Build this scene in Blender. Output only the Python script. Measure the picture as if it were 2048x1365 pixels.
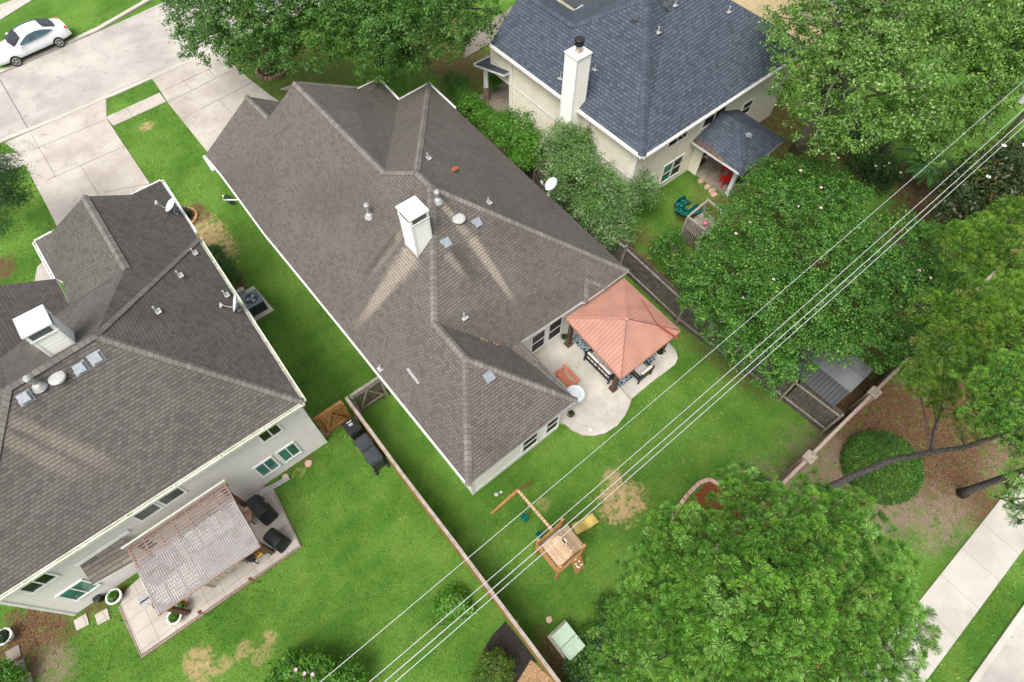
import bpy, bmesh, math, random
import numpy as np
from mathutils import Vector, Matrix, Quaternion
from mathutils.geometry import tessellate_polygon
C = bpy.context.scene
for o in list(bpy.data.objects): bpy.data.objects.remove(o)
R = math.radians
rng = np.random.default_rng(7); random.seed(7)
# ------------------------------------------------------------------ camera
CAM = np.array([0., 0., 23.5]); F = 1168.74
FW = np.array([0.32422331, 0.39163896, -0.86110288])
RT = np.array([0.7740429, -0.63312353, 0.00349193])
UP = np.array([0.54381692, 0.66766273, 0.50841876])
cd = bpy.data.cameras.new('camera'); cam = bpy.data.objects.new('camera', cd); C.collection.objects.link(cam)
cd.sensor_fit = 'HORIZONTAL'; cd.sensor_width = 36; cd.lens = F / 2048 * 36; cd.clip_end = 2000
cam.matrix_world = Matrix((( RT[0], UP[0], -FW[0], CAM[0]), (RT[1], UP[1], -FW[1], CAM[1]), (RT[2], UP[2], -FW[2], CAM[2]), (0, 0, 0, 1)))
C.camera = cam
# ------------------------------------------------------------------ light
SUN_EL, SUN_AZ = 62, 202     # azimuth of the direction towards the sun, degrees anticlockwise from +X
w = bpy.data.worlds.new('World'); C.world = w; w.use_nodes = True
nt = w.node_tree; bg = nt.nodes['Background']; sk = nt.nodes.new('ShaderNodeTexSky')
sk.sky_type = 'NISHITA'; sk.sun_disc = False; sk.sun_elevation = R(SUN_EL); sk.sun_rotation = R(90 - SUN_AZ)
sk.air_density = 1.0; sk.dust_density = 6.0; sk.ozone_density = 0.4
hs = nt.nodes.new('ShaderNodeHueSaturation'); hs.inputs['Saturation'].default_value = 0.35
nt.links.new(sk.outputs[0], hs.inputs['Color']); nt.links.new(hs.outputs[0], bg.inputs[0]); bg.inputs[1].default_value = 0.15
sl = bpy.data.lights.new('sun', 'SUN'); sl.energy = 1.35; sl.angle = R(32); sl.color = (1, .965, .91)
so = bpy.data.objects.new('sun', sl); C.collection.objects.link(so)
sd = Vector((math.cos(R(SUN_AZ)) * math.cos(R(SUN_EL)), math.sin(R(SUN_AZ)) * math.cos(R(SUN_EL)), math.sin(R(SUN_EL))))
so.rotation_euler = sd.to_track_quat('Z', 'Y').to_euler(); so.location = (0, 0, 60)
C.view_settings.view_transform = 'Standard'; C.view_settings.look = 'None'; C.view_settings.gamma = 1
C.view_settings.exposure = 0.68
# ------------------------------------------------------------------ helpers
def P(x, y, z=0.):
    d = FW * F + RT * (x - 1024) - UP * (y - 682.5); t = (z - CAM[2]) / d[2]
    return Vector((d[0] * t, d[1] * t, z))
def PW(x, y, ax, val):
    d = FW * F + RT * (x - 1024) - UP * (y - 682.5); k = (val - CAM[ax]) / d[ax]
    return Vector(CAM + d * k)
def tag(o, label=None, cat=None, group=None, kind=None):
    if label: o['label'] = label
    if cat: o['category'] = cat
    if group: o['group'] = group
    if kind: o['kind'] = kind
    return o
def empty(name, loc, label, cat, group=None, rz=0):
    o = bpy.data.objects.new(name, None); C.collection.objects.link(o); o.location = loc; o.rotation_euler.z = rz
    o.empty_display_size = .2
    return tag(o, label, cat, group)
class MB:
    def __init__(s): s.v = []; s.f = []; s.m = []; s.uv = {}
    def face(s, pts, m=0, uv=None):
        i = len(s.v); s.v += [tuple(p) for p in pts]; s.f.append(tuple(range(i, i + len(pts)))); s.m.append(m)
        if uv: s.uv[len(s.f) - 1] = uv
    def box(s, a, b, m=0):
        (x0, y0, z0), (x1, y1, z1) = a, b
        x0, x1 = min(x0, x1), max(x0, x1); y0, y1 = min(y0, y1), max(y0, y1); z0, z1 = min(z0, z1), max(z0, z1)
        i = len(s.v)
        s.v += [(x0, y0, z0), (x1, y0, z0), (x1, y1, z0), (x0, y1, z0), (x0, y0, z1), (x1, y0, z1), (x1, y1, z1), (x0, y1, z1)]
        for q in ((3, 2, 1, 0), (4, 5, 6, 7), (0, 1, 5, 4), (1, 2, 6, 5), (2, 3, 7, 6), (3, 0, 4, 7)):
            s.f.append(tuple(i + k for k in q)); s.m.append(m)
        return s
    def bar(s, a, b, wd, h, m=0, up=(0, 0, 1)):
        a = Vector(a); b = Vector(b); d = (b - a).normalized(); u = Vector(up)
        if abs(d.dot(u)) > .98: u = Vector((1, 0, 0))
        sx = d.cross(u).normalized() * wd / 2; sy = sx.normalized().cross(d).normalized() * h / 2
        i = len(s.v)
        for p in (a, b):
            s.v += [tuple(p - sx - sy), tuple(p + sx - sy), tuple(p + sx + sy), tuple(p - sx + sy)]
        for q in ((3, 2, 1, 0), (4, 5, 6, 7), (0, 1, 5, 4), (1, 2, 6, 5), (2, 3, 7, 6), (3, 0, 4, 7)):
            s.f.append(tuple(i + k for k in q)); s.m.append(m)
        return s
    def tube(s, pts, rad, n=8, m=0, cap=True):
        pts = [Vector(p) for p in pts]
        rs = rad if hasattr(rad, '__len__') else [rad] * len(pts)
        base = len(s.v); pu = None
        for k, p in enumerate(pts):
            d = (pts[min(k + 1, len(pts) - 1)] - pts[max(k - 1, 0)]).normalized()
            u = d.orthogonal().normalized() if pu is None else (pu - d * pu.dot(d)).normalized()
            pu = u; v = d.cross(u)
            for j in range(n):
                a = 2 * math.pi * j / n; s.v.append(tuple(p + (u * math.cos(a) + v * math.sin(a)) * rs[k]))
        for k in range(len(pts) - 1):
            for j in range(n):
                a = base + k * n + j; b = base + k * n + (j + 1) % n
                s.f.append((a, b, b + n, a + n)); s.m.append(m)
        if cap:
            s.f.append(tuple(base + j for j in range(n))[::-1]); s.m.append(m)
            e = base + (len(pts) - 1) * n; s.f.append(tuple(e + j for j in range(n))); s.m.append(m)
        return s
    def lathe(s, c, prof, n=20, m=0, sx=1, sy=1):
        base = len(s.v); c = Vector(c)
        for r, z in prof:
            for j in range(n):
                a = 2 * math.pi * j / n; s.v.append((c.x + r * sx * math.cos(a), c.y + r * sy * math.sin(a), c.z + z))
        for k in range(len(prof) - 1):
            for j in range(n):
                a = base + k * n + j; b = base + k * n + (j + 1) % n
                s.f.append((a, b, b + n, a + n)); s.m.append(m)
        s.f.append(tuple(base + j for j in range(n))[::-1]); s.m.append(m)
        e = base + (len(prof) - 1) * n; s.f.append(tuple(e + j for j in range(n))); s.m.append(m)
        return s
    def prism(s, poly, z0, z1, m=0, ms=None):
        n = len(poly); ms = m if ms is None else ms
        ar = sum(poly[i][0] * poly[(i + 1) % n][1] - poly[(i + 1) % n][0] * poly[i][1] for i in range(n))
        if ar < 0: poly = poly[::-1]
        i = len(s.v)
        s.v += [(p[0], p[1], z0) for p in poly] + [(p[0], p[1], z1) for p in poly]
        s.f.append(tuple(i + k for k in range(n))[::-1]); s.m.append(ms)
        s.f.append(tuple(i + n + k for k in range(n))); s.m.append(m)
        for k in range(n):
            s.f.append((i + k, i + (k + 1) % n, i + n + (k + 1) % n, i + n + k)); s.m.append(ms)
        return s
    def build(s, name, mats, parent=None, smooth=False, bevel=0, M=None):
        me = bpy.data.meshes.new(name); me.from_pydata(s.v, [], s.f)
        if not isinstance(mats, (list, tuple)): mats = [mats]
        for m in mats: me.materials.append(m)
        for p, m in zip(me.polygons, s.m): p.material_index = m; p.use_smooth = smooth
        if s.uv:
            ul = me.uv_layers.new(name='UVMap')
            for fi, uv in s.uv.items():
                for li, c in zip(me.polygons[fi].loop_indices, uv): ul.data[li].uv = c
        me.update()
        o = bpy.data.objects.new(name, me); C.collection.objects.link(o)
        if bevel:
            b = o.modifiers.new('bevel', 'BEVEL'); b.width = bevel; b.segments = 2; b.limit_method = 'ANGLE'
        if M is not None: o.matrix_world = M
        if parent is not None:
            o.parent = parent
            # geometry is written in world coordinates: undo the parent's transform
            if M is None: o.matrix_parent_inverse = WM(parent).inverted()
        return o
def WM(o):
    m = Matrix.LocRotScale(o.location, o.rotation_euler, o.scale)
    return m if o.parent is None else WM(o.parent) @ o.matrix_parent_inverse @ m
# ------------------------------------------------------------------ node expressions
class E:
    def __init__(s, nt, k): s.nt = nt; s.k = k
    def _m(s, op, *a, clamp=False):
        n = s.nt.nodes.new('ShaderNodeMath'); n.operation = op; n.use_clamp = clamp
        for i, x in enumerate((s,) + a):
            if isinstance(x, E): s.nt.links.new(x.k, n.inputs[i])
            else: n.inputs[i].default_value = x
        return E(s.nt, n.outputs[0])
    def __add__(s, o): return s._m('ADD', o)
    def __sub__(s, o): return s._m('SUBTRACT', o)
    def __mul__(s, o): return s._m('MULTIPLY', o)
    def __truediv__(s, o): return s._m('DIVIDE', o)
    def pw(s, o): return s._m('POWER', o)
    def abs(s): return s._m('ABSOLUTE')
    def fr(s): return s._m('FRACT')
    def floor(s): return s._m('FLOOR')
    def mx(s, o): return s._m('MAXIMUM', o)
    def mn(s, o): return s._m('MINIMUM', o)
    def sqrt(s): return s._m('SQRT')
    def gt(s, o): return s._m('GREATER_THAN', o)
    def ss(s, a, b):           # smooth step from a to b
        n = s.nt.nodes.new('ShaderNodeMapRange'); n.interpolation_type = 'SMOOTHSTEP'
        s.nt.links.new(s.k, n.inputs[0]); n.inputs[1].default_value = a; n.inputs[2].default_value = b
        return E(s.nt, n.outputs[0])
def link(nt, a, b):
    nt.links.new(a.k if isinstance(a, E) else a, b)
def mixc(nt, f, a, b, mode='MIX'):
    n = nt.nodes.new('ShaderNodeMix'); n.data_type = 'RGBA'; n.blend_type = mode
    for x, i in ((f, 0), (a, 6), (b, 7)):
        if isinstance(x, (E, bpy.types.NodeSocket)): link(nt, x, n.inputs[i])
        elif i == 0: n.inputs[0].default_value = x
        else: n.inputs[i].default_value = (*x[:3], 1)
    return n.outputs[2]
def pos(nt, kind='Object'):
    if kind == 'World':
        g = nt.nodes.new('ShaderNodeNewGeometry'); v = g.outputs['Position']
    else:
        g = nt.nodes.new('ShaderNodeTexCoord'); v = g.outputs[kind]
    s = nt.nodes.new('ShaderNodeSeparateXYZ'); nt.links.new(v, s.inputs[0])
    return v, E(nt, s.outputs[0]), E(nt, s.outputs[1]), E(nt, s.outputs[2])
def noise(nt, v, scale, det=3, rough=.55, col=False, dist=0):
    n = nt.nodes.new('ShaderNodeTexNoise'); n.inputs['Scale'].default_value = scale; n.inputs['Detail'].default_value = det
    n.inputs['Roughness'].default_value = rough; n.inputs['Distortion'].default_value = dist
    if v is not None: nt.links.new(v, n.inputs['Vector'])
    return n.outputs['Color'] if col else E(nt, n.outputs[0])
def newmat(name, rough=.7, spec=.3, metal=0):
    m = bpy.data.materials.new(name); m.use_nodes = True; nt = m.node_tree; b = nt.nodes['Principled BSDF']
    b.inputs['Roughness'].default_value = rough; b.inputs['Specular IOR Level'].default_value = spec; b.inputs['Metallic'].default_value = metal
    return m, nt, b
def bump(nt, b, h, dist, strength=1):
    n = nt.nodes.new('ShaderNodeBump'); n.inputs['Distance'].default_value = dist; n.inputs['Strength'].default_value = strength
    link(nt, h, n.inputs['Height']); nt.links.new(n.outputs[0], b.inputs['Normal'])
def plain(name, col, rough=.6, var=.15, scale=6, metal=0, spec=.3, bm=0, dirt=None):
    m, nt, b = newmat(name, rough, spec, metal)
    v, x, y, z = pos(nt, 'World')
    n = noise(nt, v, scale, 4, .65)
    lo = [c * (1 - var) for c in col]; hi = [min(1, c * (1 + var)) for c in col]
    c = mixc(nt, n.ss(.3, .7), lo, hi)
    if dirt: c = mixc(nt, noise(nt, v, scale * .3, 5, .7).ss(.48, .75) * dirt[1], c, dirt[0])
    nt.links.new(c, b.inputs['Base Color'])
    if bm: bump(nt, b, noise(nt, v, scale * 8, 2), bm)
    return m
M = {}
M['white'] = plain('white_paint', (.76, .77, .75), .5, .06, 3, dirt=((.45, .42, .36), .25))
M['trim'] = plain('trim_white', (.72, .72, .69), .5, .08, 4, dirt=((.38, .35, .28), .45))
M['gutter_green'] = plain('gutter_cream', (.58, .59, .50), .5, .15, 5, dirt=((.28, .32, .14), .6))
M['glass_dark'] = plain('glass_dark', (.012, .014, .016), .06, .5, 2, spec=.6)
M['glass_green'] = plain('glass_green', (.04, .16, .14), .05, .5, 1.2, spec=.7)
M['glass_screen'] = plain('insect_screen', (.030, .024, .024), .55, .2, 3)
M['metal'] = plain('galvanised_metal', (.42, .42, .42), .45, .15, 9, metal=.4)
M['screen'] = plain('mesh_screen', (.10, .11, .115), .6, .6, 40)
M['lead'] = plain('lead_flashing', (.33, .33, .33), .5, .25, 14, metal=.2)
M['cap_white'] = plain('vent_white', (.38, .385, .37), .5, .08, 9, dirt=((.35, .34, .3), .3))
M['skyl'] = plain('box_vent_grey', (.24, .26, .29), .35, .18, 12)
M['black'] = plain('black_plastic', (.018, .019, .02), .45, .2, 9)
M['darkgrey'] = plain('dark_grey', (.05, .055, .06), .5, .2, 9)
M['bin'] = plain('bin_plastic', (.034, .040, .046), .42, .2, 7, dirt=((.08, .085, .09), .4))
M['cover'] = plain('black_vinyl', (.016, .018, .020), .55, .35, 3, bm=.01)
M['trans'] = plain('transformer_green', (.31, .40, .30), .5, .1, 5, dirt=((.22, .26, .18), .4))
M['copper'] = plain('rust_spot', (.25, .08, .04), .7, .3, 20)
M['red'] = plain('red_plastic', (.55, .012, .012), .4, .1)
M['teal'] = plain('green_plastic', (.004, .10, .085), .35, .15)
M['pinkp'] = plain('pink_plastic', (.75, .16, .22), .5, .1)
M['yellow'] = plain('yellow_plastic', (.74, .56, .17), .4, .1, 3, dirt=((.72, .64, .36), .9))
M['cushion'] = plain('cream_cushion', (.62, .58, .52), .8, .06, 9)
M['cable'] = plain('wire_aluminium', (.50, .50, .51), .4, .08, 9, metal=.2)
M['soil'] = plain('soil', (.06, .04, .025), .9, .4, 30, bm=.01)
M['bark'] = plain('oak_bark', (.13, .105, .085), .9, .4, 14, bm=.03)
M['pinebark'] = plain('pine_bark', (.13, .115, .11), .9, .65, 16, bm=.06)
M['palebark'] = plain('pale_bark', (.27, .23, .19), .85, .3, 12, bm=.02)
M['terracotta'] = plain('terracotta', (.36, .13, .07), .8, .2, 9)
M['stone'] = plain('pale_stone', (.42, .36, .28), .85, .3, 5, bm=.01)
M['pink_stone'] = plain('pink_flagstone', (.45, .29, .23), .85, .2, 5)
M['blossom'] = plain('blossom_pink', (.75, .42, .52), .7, .2)
M['blossomw'] = plain('blossom_white', (.85, .82, .75), .7, .08)
def wood(name, a, b_, scale=(30, 2), ax=None, gap=0, rough=.8):
    """ax: axis across the boards (0 x, 1 y, 2 z); gap: board width"""
    m, nt, b = newmat(name, rough)
    v, x, y, z = pos(nt, 'World')
    c = mixc(nt, noise(nt, v, 5, 5, .7).ss(.3, .7), a, b_)
    c = mixc(nt, noise(nt, v, 38, 3, .7).ss(.45, .7) * .45, c, [k * .45 for k in a])
    if gap:
        t = (x, y, z)[ax] / gap; wn = nt.nodes.new('ShaderNodeTexWhiteNoise'); wn.noise_dimensions = '1D'; link(nt, t.floor(), wn.inputs['W'])
        c = mixc(nt, E(nt, wn.outputs[0]) * .5, c, [k * .5 for k in a])
        g = (t.fr() - .5).abs().gt(.44); c = mixc(nt, g * .85, c, (.012, .009, .007))
        bump(nt, b, g * -1, .02)
    nt.links.new(c, b.inputs['Base Color']); return m
M['fence_old'] = wood('weathered_fence_wood', (.16, .135, .105), (.30, .27, .235))
M['fence_top'] = wood('fence_cap_wood', (.24, .20, .17), (.38, .335, .29))
M['fence_new'] = wood('cedar_boards', (.24, .11, .035), (.36, .19, .07))
M['fence_dark'] = wood('old_dark_boards', (.05, .042, .034), (.13, .115, .095))
M['post_dark'] = wood('stained_post', (.06, .035, .022), (.13, .085, .06))
M['cedar'] = wood('play_cedar', (.33, .15, .055), (.47, .25, .10))
M['cedar_x'] = wood('play_cedar_deck', (.46, .30, .17), (.60, .43, .27), ax=1, gap=.14)
M['cedar_y'] = wood('play_cedar_roof', (.42, .29, .19), (.60, .42, .25), ax=0, gap=.075)
M['redwood'] = wood('redwood_slats', (.33, .10, .05), (.50, .19, .11))
M['deckgrey'] = wood('grey_deck', (.22, .19, .17), (.36, .32, .28), ax=0, gap=.14)
def siding(name, col, gap=.17, dirt=.25):
    m, nt, b = newmat(name, .6)
    v, x, y, z = pos(nt, 'World')
    t = (z / gap).fr()
    c = mixc(nt, noise(nt, v, 1.5, 5, .7).ss(.35, .75), col, [k * (1 - dirt) for k in col])
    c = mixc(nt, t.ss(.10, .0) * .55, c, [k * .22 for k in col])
    nt.links.new(c, b.inputs['Base Color']); bump(nt, b, t * -1, .03); return m
M['siding_grey'] = siding('siding_grey', (.66, .635, .60), .165, .08)
M['siding_cream'] = siding('siding_cream', (.70, .66, .53), .17, .12)
M['siding_white'] = siding('siding_offwhite', (.74, .73, .66), .17, .08)
M['siding_chim'] = siding('siding_chimney', (.78, .78, .73), .16, .06)
def concrete(name, a, b_, joints=None, stain=.4, sc=1):
    m, nt, b = newmat(name, .85)
    v, x, y, z = pos(nt, 'World')
    c = mixc(nt, noise(nt, v, .35 * sc, 6, .65).ss(.3, .7), a, b_)
    c = mixc(nt, noise(nt, v, 1.2 * sc, 8, .75, dist=.4).ss(.52, .72) * stain, c, [k * .55 for k in a])
    c = mixc(nt, noise(nt, v, 3.3, 6, .8, dist=1).ss(.56, .70) * stain * .55, c, [k * .5 for k in a])
    c = mixc(nt, noise(nt, v, 40, 2, .8).ss(.4, .8) * .18, c, [k * .6 for k in a])
    if joints:
        for ax, w_, off in joints:
            t = ((x, y)[ax] + off) / w_; c = mixc(nt, (t.fr() - .5).abs().gt(.5 - .009 / w_) * .6, c, [k * .28 for k in a])
    nt.links.new(c, b.inputs['Base Color']); bump(nt, b, noise(nt, v, 60, 2), .004); return m
M['street'] = concrete('street_concrete', (.30, .28, .255), (.44, .41, .375), stain=.6)
M['drive'] = concrete('driveway_concrete', (.32, .29, .25), (.46, .425, .375), stain=.6)
M['walk'] = concrete('sidewalk_concrete', (.36, .335, .295), (.47, .44, .395), joints=[(0, 1.52, .3)], stain=.3)
M['kerb'] = concrete('kerb_concrete', (.38, .35, .30), (.50, .465, .41), stain=.5)
M['patio'] = concrete('patio_concrete', (.38, .355, .31), (.54, .505, .45), stain=.45, sc=2)
M['paver'] = concrete('paver_patio', (.33, .30, .26), (.44, .405, .355), joints=[(0, .62, .1), (1, .62, .2)], stain=.35, sc=2)
M['dimwalk'] = concrete('old_path', (.17, .15, .125), (.25, .22, .185), stain=.6)
def brickm(name, cols, mortar, bw, bh, rough=.85, uv='UV', sq=None, ms=.012, var=1.0, streaks=(), fade=None, big=1.0, spots=()):
    m, nt, b = newmat(name, rough, .2)
    tc = nt.nodes.new('ShaderNodeTexCoord'); br = nt.nodes.new('ShaderNodeTexBrick')
    vec = tc.outputs[uv]
    # small waviness of courses
    nn = noise(nt, vec, 1.3, 2, col=True); mxn = nt.nodes.new('ShaderNodeVectorMath'); mxn.operation = 'MULTIPLY_ADD'
    nt.links.new(nn, mxn.inputs[0]); mxn.inputs[1].default_value = (.05, .05, 0); nt.links.new(vec, mxn.inputs[2]); vec = mxn.outputs[0]
    nt.links.new(vec, br.inputs['Vector'])
    br.inputs['Color1'].default_value = (0, 0, 0, 1); br.inputs['Color2'].default_value = (1, 1, 1, 1); br.inputs['Mortar'].default_value = (.5, .5, .5, 1)
    br.inputs['Scale'].default_value = 1; br.inputs['Brick Width'].default_value = bw; br.inputs['Row Height'].default_value = bh
    br.inputs['Mortar Size'].default_value = ms; br.inputs['Mortar Smooth'].default_value = .3; br.inputs['Bias'].default_value = 0
    br.offset = .5 if sq is None else sq
    rp = nt.nodes.new('ShaderNodeValToRGB'); nt.links.new(br.outputs['Color'], rp.inputs[0])
    el = rp.color_ramp.elements
    while len(el) < len(cols): el.new(.5)
    for i, c_ in enumerate(cols): el[i].position = i / (len(cols) - 1); el[i].color = (*c_, 1)
    c = rp.outputs[0]
    wv, x, y, z = pos(nt, 'World')
    avg = [sum(k[i] for k in cols) / len(cols) for i in range(3)]
    # algae / weather blotches
    c = mixc(nt, noise(nt, wv, .22, 5, .6, dist=.6).ss(.42, .72) * (.38 * big), c, [k * .55 for k in avg])
    c = mixc(nt, noise(nt, wv, .55, 4, .6).ss(.5, .75) * (.35 * big), c, [min(1, k * 1.45) for k in avg])
    for (ax_, ay_), (bx_, by_), w0, w1, col, st in streaks:
        L = math.hypot(bx_ - ax_, by_ - ay_); dx, dy = (bx_ - ax_) / L, (by_ - ay_) / L
        px, py = x - ax_, y - ay_
        t = (px * dx + py * dy) / L; dd = (px * -dy + py * dx).abs()
        wd = t * (w1 - w0) + w0
        nz = (noise(nt, wv, 3.5, 6, .8) - .5) * 1.1
        msk = ((dd / wd) + nz).ss(1.25, .35) * t.ss(-.02, .05) * t.ss(1.0, .55)
        c = mixc(nt, msk * st, c, mixc(nt, noise(nt, wv, 9, 2).ss(.3, .7), col, [k * .8 for k in col]))
    c = mixc(nt, noise(nt, wv, 45, 2, .8).ss(.35, .8) * .3, c, [k * .5 for k in avg])
    c = mixc(nt, E(nt, br.outputs['Fac']) * (.45 if uv == 'UV' else .7), c, mortar)
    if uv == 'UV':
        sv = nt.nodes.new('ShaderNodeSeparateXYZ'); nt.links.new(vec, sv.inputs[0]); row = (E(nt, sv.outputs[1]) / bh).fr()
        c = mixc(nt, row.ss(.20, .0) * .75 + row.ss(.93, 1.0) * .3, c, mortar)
    nt.links.new(c, b.inputs['Base Color'])
    bump(nt, b, E(nt, br.outputs['Fac']) * -1 + noise(nt, wv, 60, 2) * .5, .02); return m
BR = [(.106, .094, .084), (.127, .113, .101), (.152, .136, .120), (.133, .118, .106)]
TAN = (.36, .31, .25)
M['roof_main'] = brickm('shingle_main', BR, (.042, .036, .033), .165, .122, ms=.007, streaks=[
    ((6.2, 13.45), (2.75, 13.85), .62, .12, TAN, .85), ((6.6, 14.4), (4.3, 14.6), .25, .1, TAN, .35),
    ((8.3, 12.6), (8.5, 9.6), .28, .10, TAN, .85), ((8.0, 13.9), (8.35, 12.2), .14, .25, TAN, .7), ((7.1, 12.5), (7.2, 11.5), .22, .1, TAN, .5),
    ((7.5, 12.6), (7.6, 10.9), .35, .2, (.06, .052, .048), .5), ((6.1, 14.6), (4.2, 14.9), .22, .15, (.06, .052, .048), .55)])
M['roof_left'] = brickm('shingle_left', [(.088, .080, .073), (.108, .099, .090), (.136, .124, .112), (.116, .106, .097)], (.042, .038, .035), .175, .118, ms=.008, streaks=[
    ((-7.7, 14.6), (-6.5, 12.3), .2, .3, (.26, .225, .185), .6), ((-7.2, 14.7), (-5.6, 12.0), .2, .3, (.26, .225, .185), .6),
    ((-5.6, 16.6), (-5.9, 18.6), .5, .3, (.26, .21, .17), .6)])
M['roof_blue'] = brickm('shingle_slate_blue', [(.050, .062, .082), (.068, .083, .107), (.086, .104, .132), (.062, .076, .099)], (.014, .017, .024), .24, .17, ms=.010, big=.5)
M['roof_brown'] = brickm('shingle_awning', [(.13, .115, .095), (.18, .16, .135), (.23, .21, .18)], (.06, .05, .045), .5, .16)
def capm(name, col, blk=.19):
    m, nt, b = newmat(name, .85, .2)
    tc = nt.nodes.new('ShaderNodeTexCoord'); s = nt.nodes.new('ShaderNodeSeparateXYZ'); nt.links.new(tc.outputs['UV'], s.inputs[0])
    t = E(nt, s.outputs[0]) / blk; wn = nt.nodes.new('ShaderNodeTexWhiteNoise'); wn.noise_dimensions = '1D'; link(nt, t.floor(), wn.inputs['W'])
    wv, x, y, z = pos(nt, 'World')
    c = mixc(nt, E(nt, wn.outputs[0]), [k * .8 for k in col], [k * 1.15 for k in col])
    c = mixc(nt, noise(nt, wv, .8, 4).ss(.4, .7) * .5, c, [k * .6 for k in col])
    c = mixc(nt, (t.fr() - .5).abs().gt(.43) * .6, c, [k * .35 for k in col])
    nt.links.new(c, b.inputs['Base Color']); bump(nt, b, t.fr(), .02); return m
M['cap_tan'] = capm('ridge_cap_tan', (.175, .160, .144))
M['cap_grey'] = capm('ridge_cap_grey', (.165, .152, .139))
M['cap_blue'] = capm('ridge_cap_blue', (.062, .075, .10))
M['brickwall'] = brickm('pink_brick', [(.30, .20, .15), (.42, .30, .235), (.36, .24, .19)], (.35, .32, .28), .22, .08, uv='Object', ms=.008)
M['pillar_stone'] = brickm('ledge_stone', [(.20, .12, .08), (.36, .26, .18), (.28, .2, .15)], (.12, .1, .08), .3, .1, uv='Object', ms=.01)
M['flag'] = brickm('flagstone_floor', [(.24, .20, .155), (.34, .29, .225), (.29, .25, .20)], (.16, .14, .11), .45, .3, uv='Object', ms=.01, big=.4)
# shed roof
def ribbed(name, col, ax, gap, dark=.45, var=.15, rough=.5, wid=.07):
    m, nt, b = newmat(name, rough)
    v, x, y, z = pos(nt, 'World'); t = ((x, y)[ax] / gap).fr()
    c = mixc(nt, noise(nt, v, 1.5, 4).ss(.3, .7), [k * (1 - var) for k in col], [min(1, k * (1 + var)) for k in col])
    c = mixc(nt, (t - .5).abs().gt(.5 - wid) * .8, c, [k * dark for k in col])
    nt.links.new(c, b.inputs['Base Color']); bump(nt, b, (t - .5).abs().ss(.4, .5), .01); return m
M['shed_roof'] = ribbed('shed_roof_grey', (.15, .155, .16), 0, 1.0, .6, wid=.015)
M['shed_wall'] = ribbed('shed_wall_grey', (.045, .048, .050), 1, .16, .4)
M['gaz_x'] = ribbed('gazebo_metal_x', (.36, .185, .137), 0, .165, .74, .10, .45, wid=.05)
M['gaz_y'] = ribbed('gazebo_metal_y', (.36, .185, .137), 1, .165, .74, .10, .45, wid=.05)
M['gaz_rib'] = plain('gazebo_rib', (.37, .185, .14), .45, .08)
M['gaz_seam'] = plain('gazebo_dark_seam', (.20, .09, .075), .5, .2)
# ------------------------------------------------------------------ ground with dirt patches
def g(x, y): p = P(x, y); return (p.x, p.y)
# (centre px, radius metres x, y, kind, strength): kinds s straw, d dirt, m brown litter
PATCH = [((1245, 1003), .95, .82, 's', 1), ((1225, 958), .38, .35, 's', .8), ((1085, 1010), .3, .3, 's', .4),
         ((395, 1320), .5, .45, 's', .8), ((400, 1355), .4, .4, 's', .7), ((445, 1330), .45, .25, 's', .6), ((485, 1300), .35, .25, 's', .55), ((540, 1275), .22, .3, 's', .6), ((520, 1310), .4, .3, 's', .45), ((293, 253), .45, .38, 's', .75),
         ((600, 945), .3, .2, 's', .3), ((615, 920), .35, .2, 'm', .6),
         ((1105, 1300), .5, .5, 'm', .9), ((1110, 1345), .8, .5, 'm', .85), ((1085, 1270), .3, .4, 'm', .5),
         ((425, 475), .8, 2.0, 's', 1), ((395, 425), .6, .9, 'm', .9), ((470, 560), .35, 2.2, 'm', .8),
         ((1560, 1200), 3.4, 3.0, 'm', .9), ((1755, 950), 2.0, 1.9, 'm', 1), ((1745, 830), 2.4, 1.8, 'm', 1), ((1830, 840), 2.4, 1.8, 'm', 1), ((1900, 960), 1.6, 1.8, 'm', 1), ((1660, 935), 1.6, 1.5, 'd', 1), ((1850, 900), 2.6, 2.2, 'm', 1), ((1930, 990), 1.5, 1.2, 'm', 1),
         ((1790, 1015), 1.6, .8, 'd', 1), ((1885, 1035), 1.5, .8, 'd', .95), ((1690, 900), 1.0, .4, 'd', .5), ((1960, 860), 2.6, 2.0, 'm', 1), ((1560, 1000), 1.2, 1.4, 'd', .9), ((2010, 930), 1.2, .8, 'd', .7),
         ((70, 1260), 1.0, 1.1, 'm', 1), ((30, 1310), 1.4, 1.4, 'm', 1), ((110, 1330), .6, .7, 'd', .8), ((130, 1260), .5, .5, 'm', .7), ((90, 1235), 1.2, .5, 'm', 1), ((210, 1200), .8, .35, 'm', .8),
         ((900, 90), 3.2, 4.2, 'm', .8), ((920, 150), 1.6, 2.2, 'm', .7), ((620, 175), 5.0, 1.6, 'm', .45), ((560, 120), 3.5, 2.0, 'm', .5), ((1600, 300), 3.0, 2.4, 'm', .8), ((1730, 330), 2.2, 1.6, 'm', .9), ((1880, 420), 2.6, 1.8, 'm', 1),
         ((1840, 370), 2.0, 1.6, 'm', 1), ((1820, 460), 2, 1.6, 'm', .8), ((1250, 500), .6, 3.2, 'm', .8), ((1400, 620), .7, 3.4, 'm', .6), ((1545, 230), 1.5, 1.5, 'm', .9), ((1520, 470), 4, 4, 'm', .7), ((1700, 600), 4, 4, 'm', .8), ((1350, 520), .8, 3, 'm', .7), ((1450, 700), 1.2, 3, 'm', .5), ((1690, 770), 2.4, 2.4, 'm', 1),
         ((360, 440), .5, .6, 'm', .8), ((960, 250), 3, 4, 'm', .5), ((1090, 350), 1.2, 7, 'm', .8), ((1180, 450), 1.2, 3, 'm', .8), ((0, 540), .8, .8, 'm', 1)]
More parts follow.
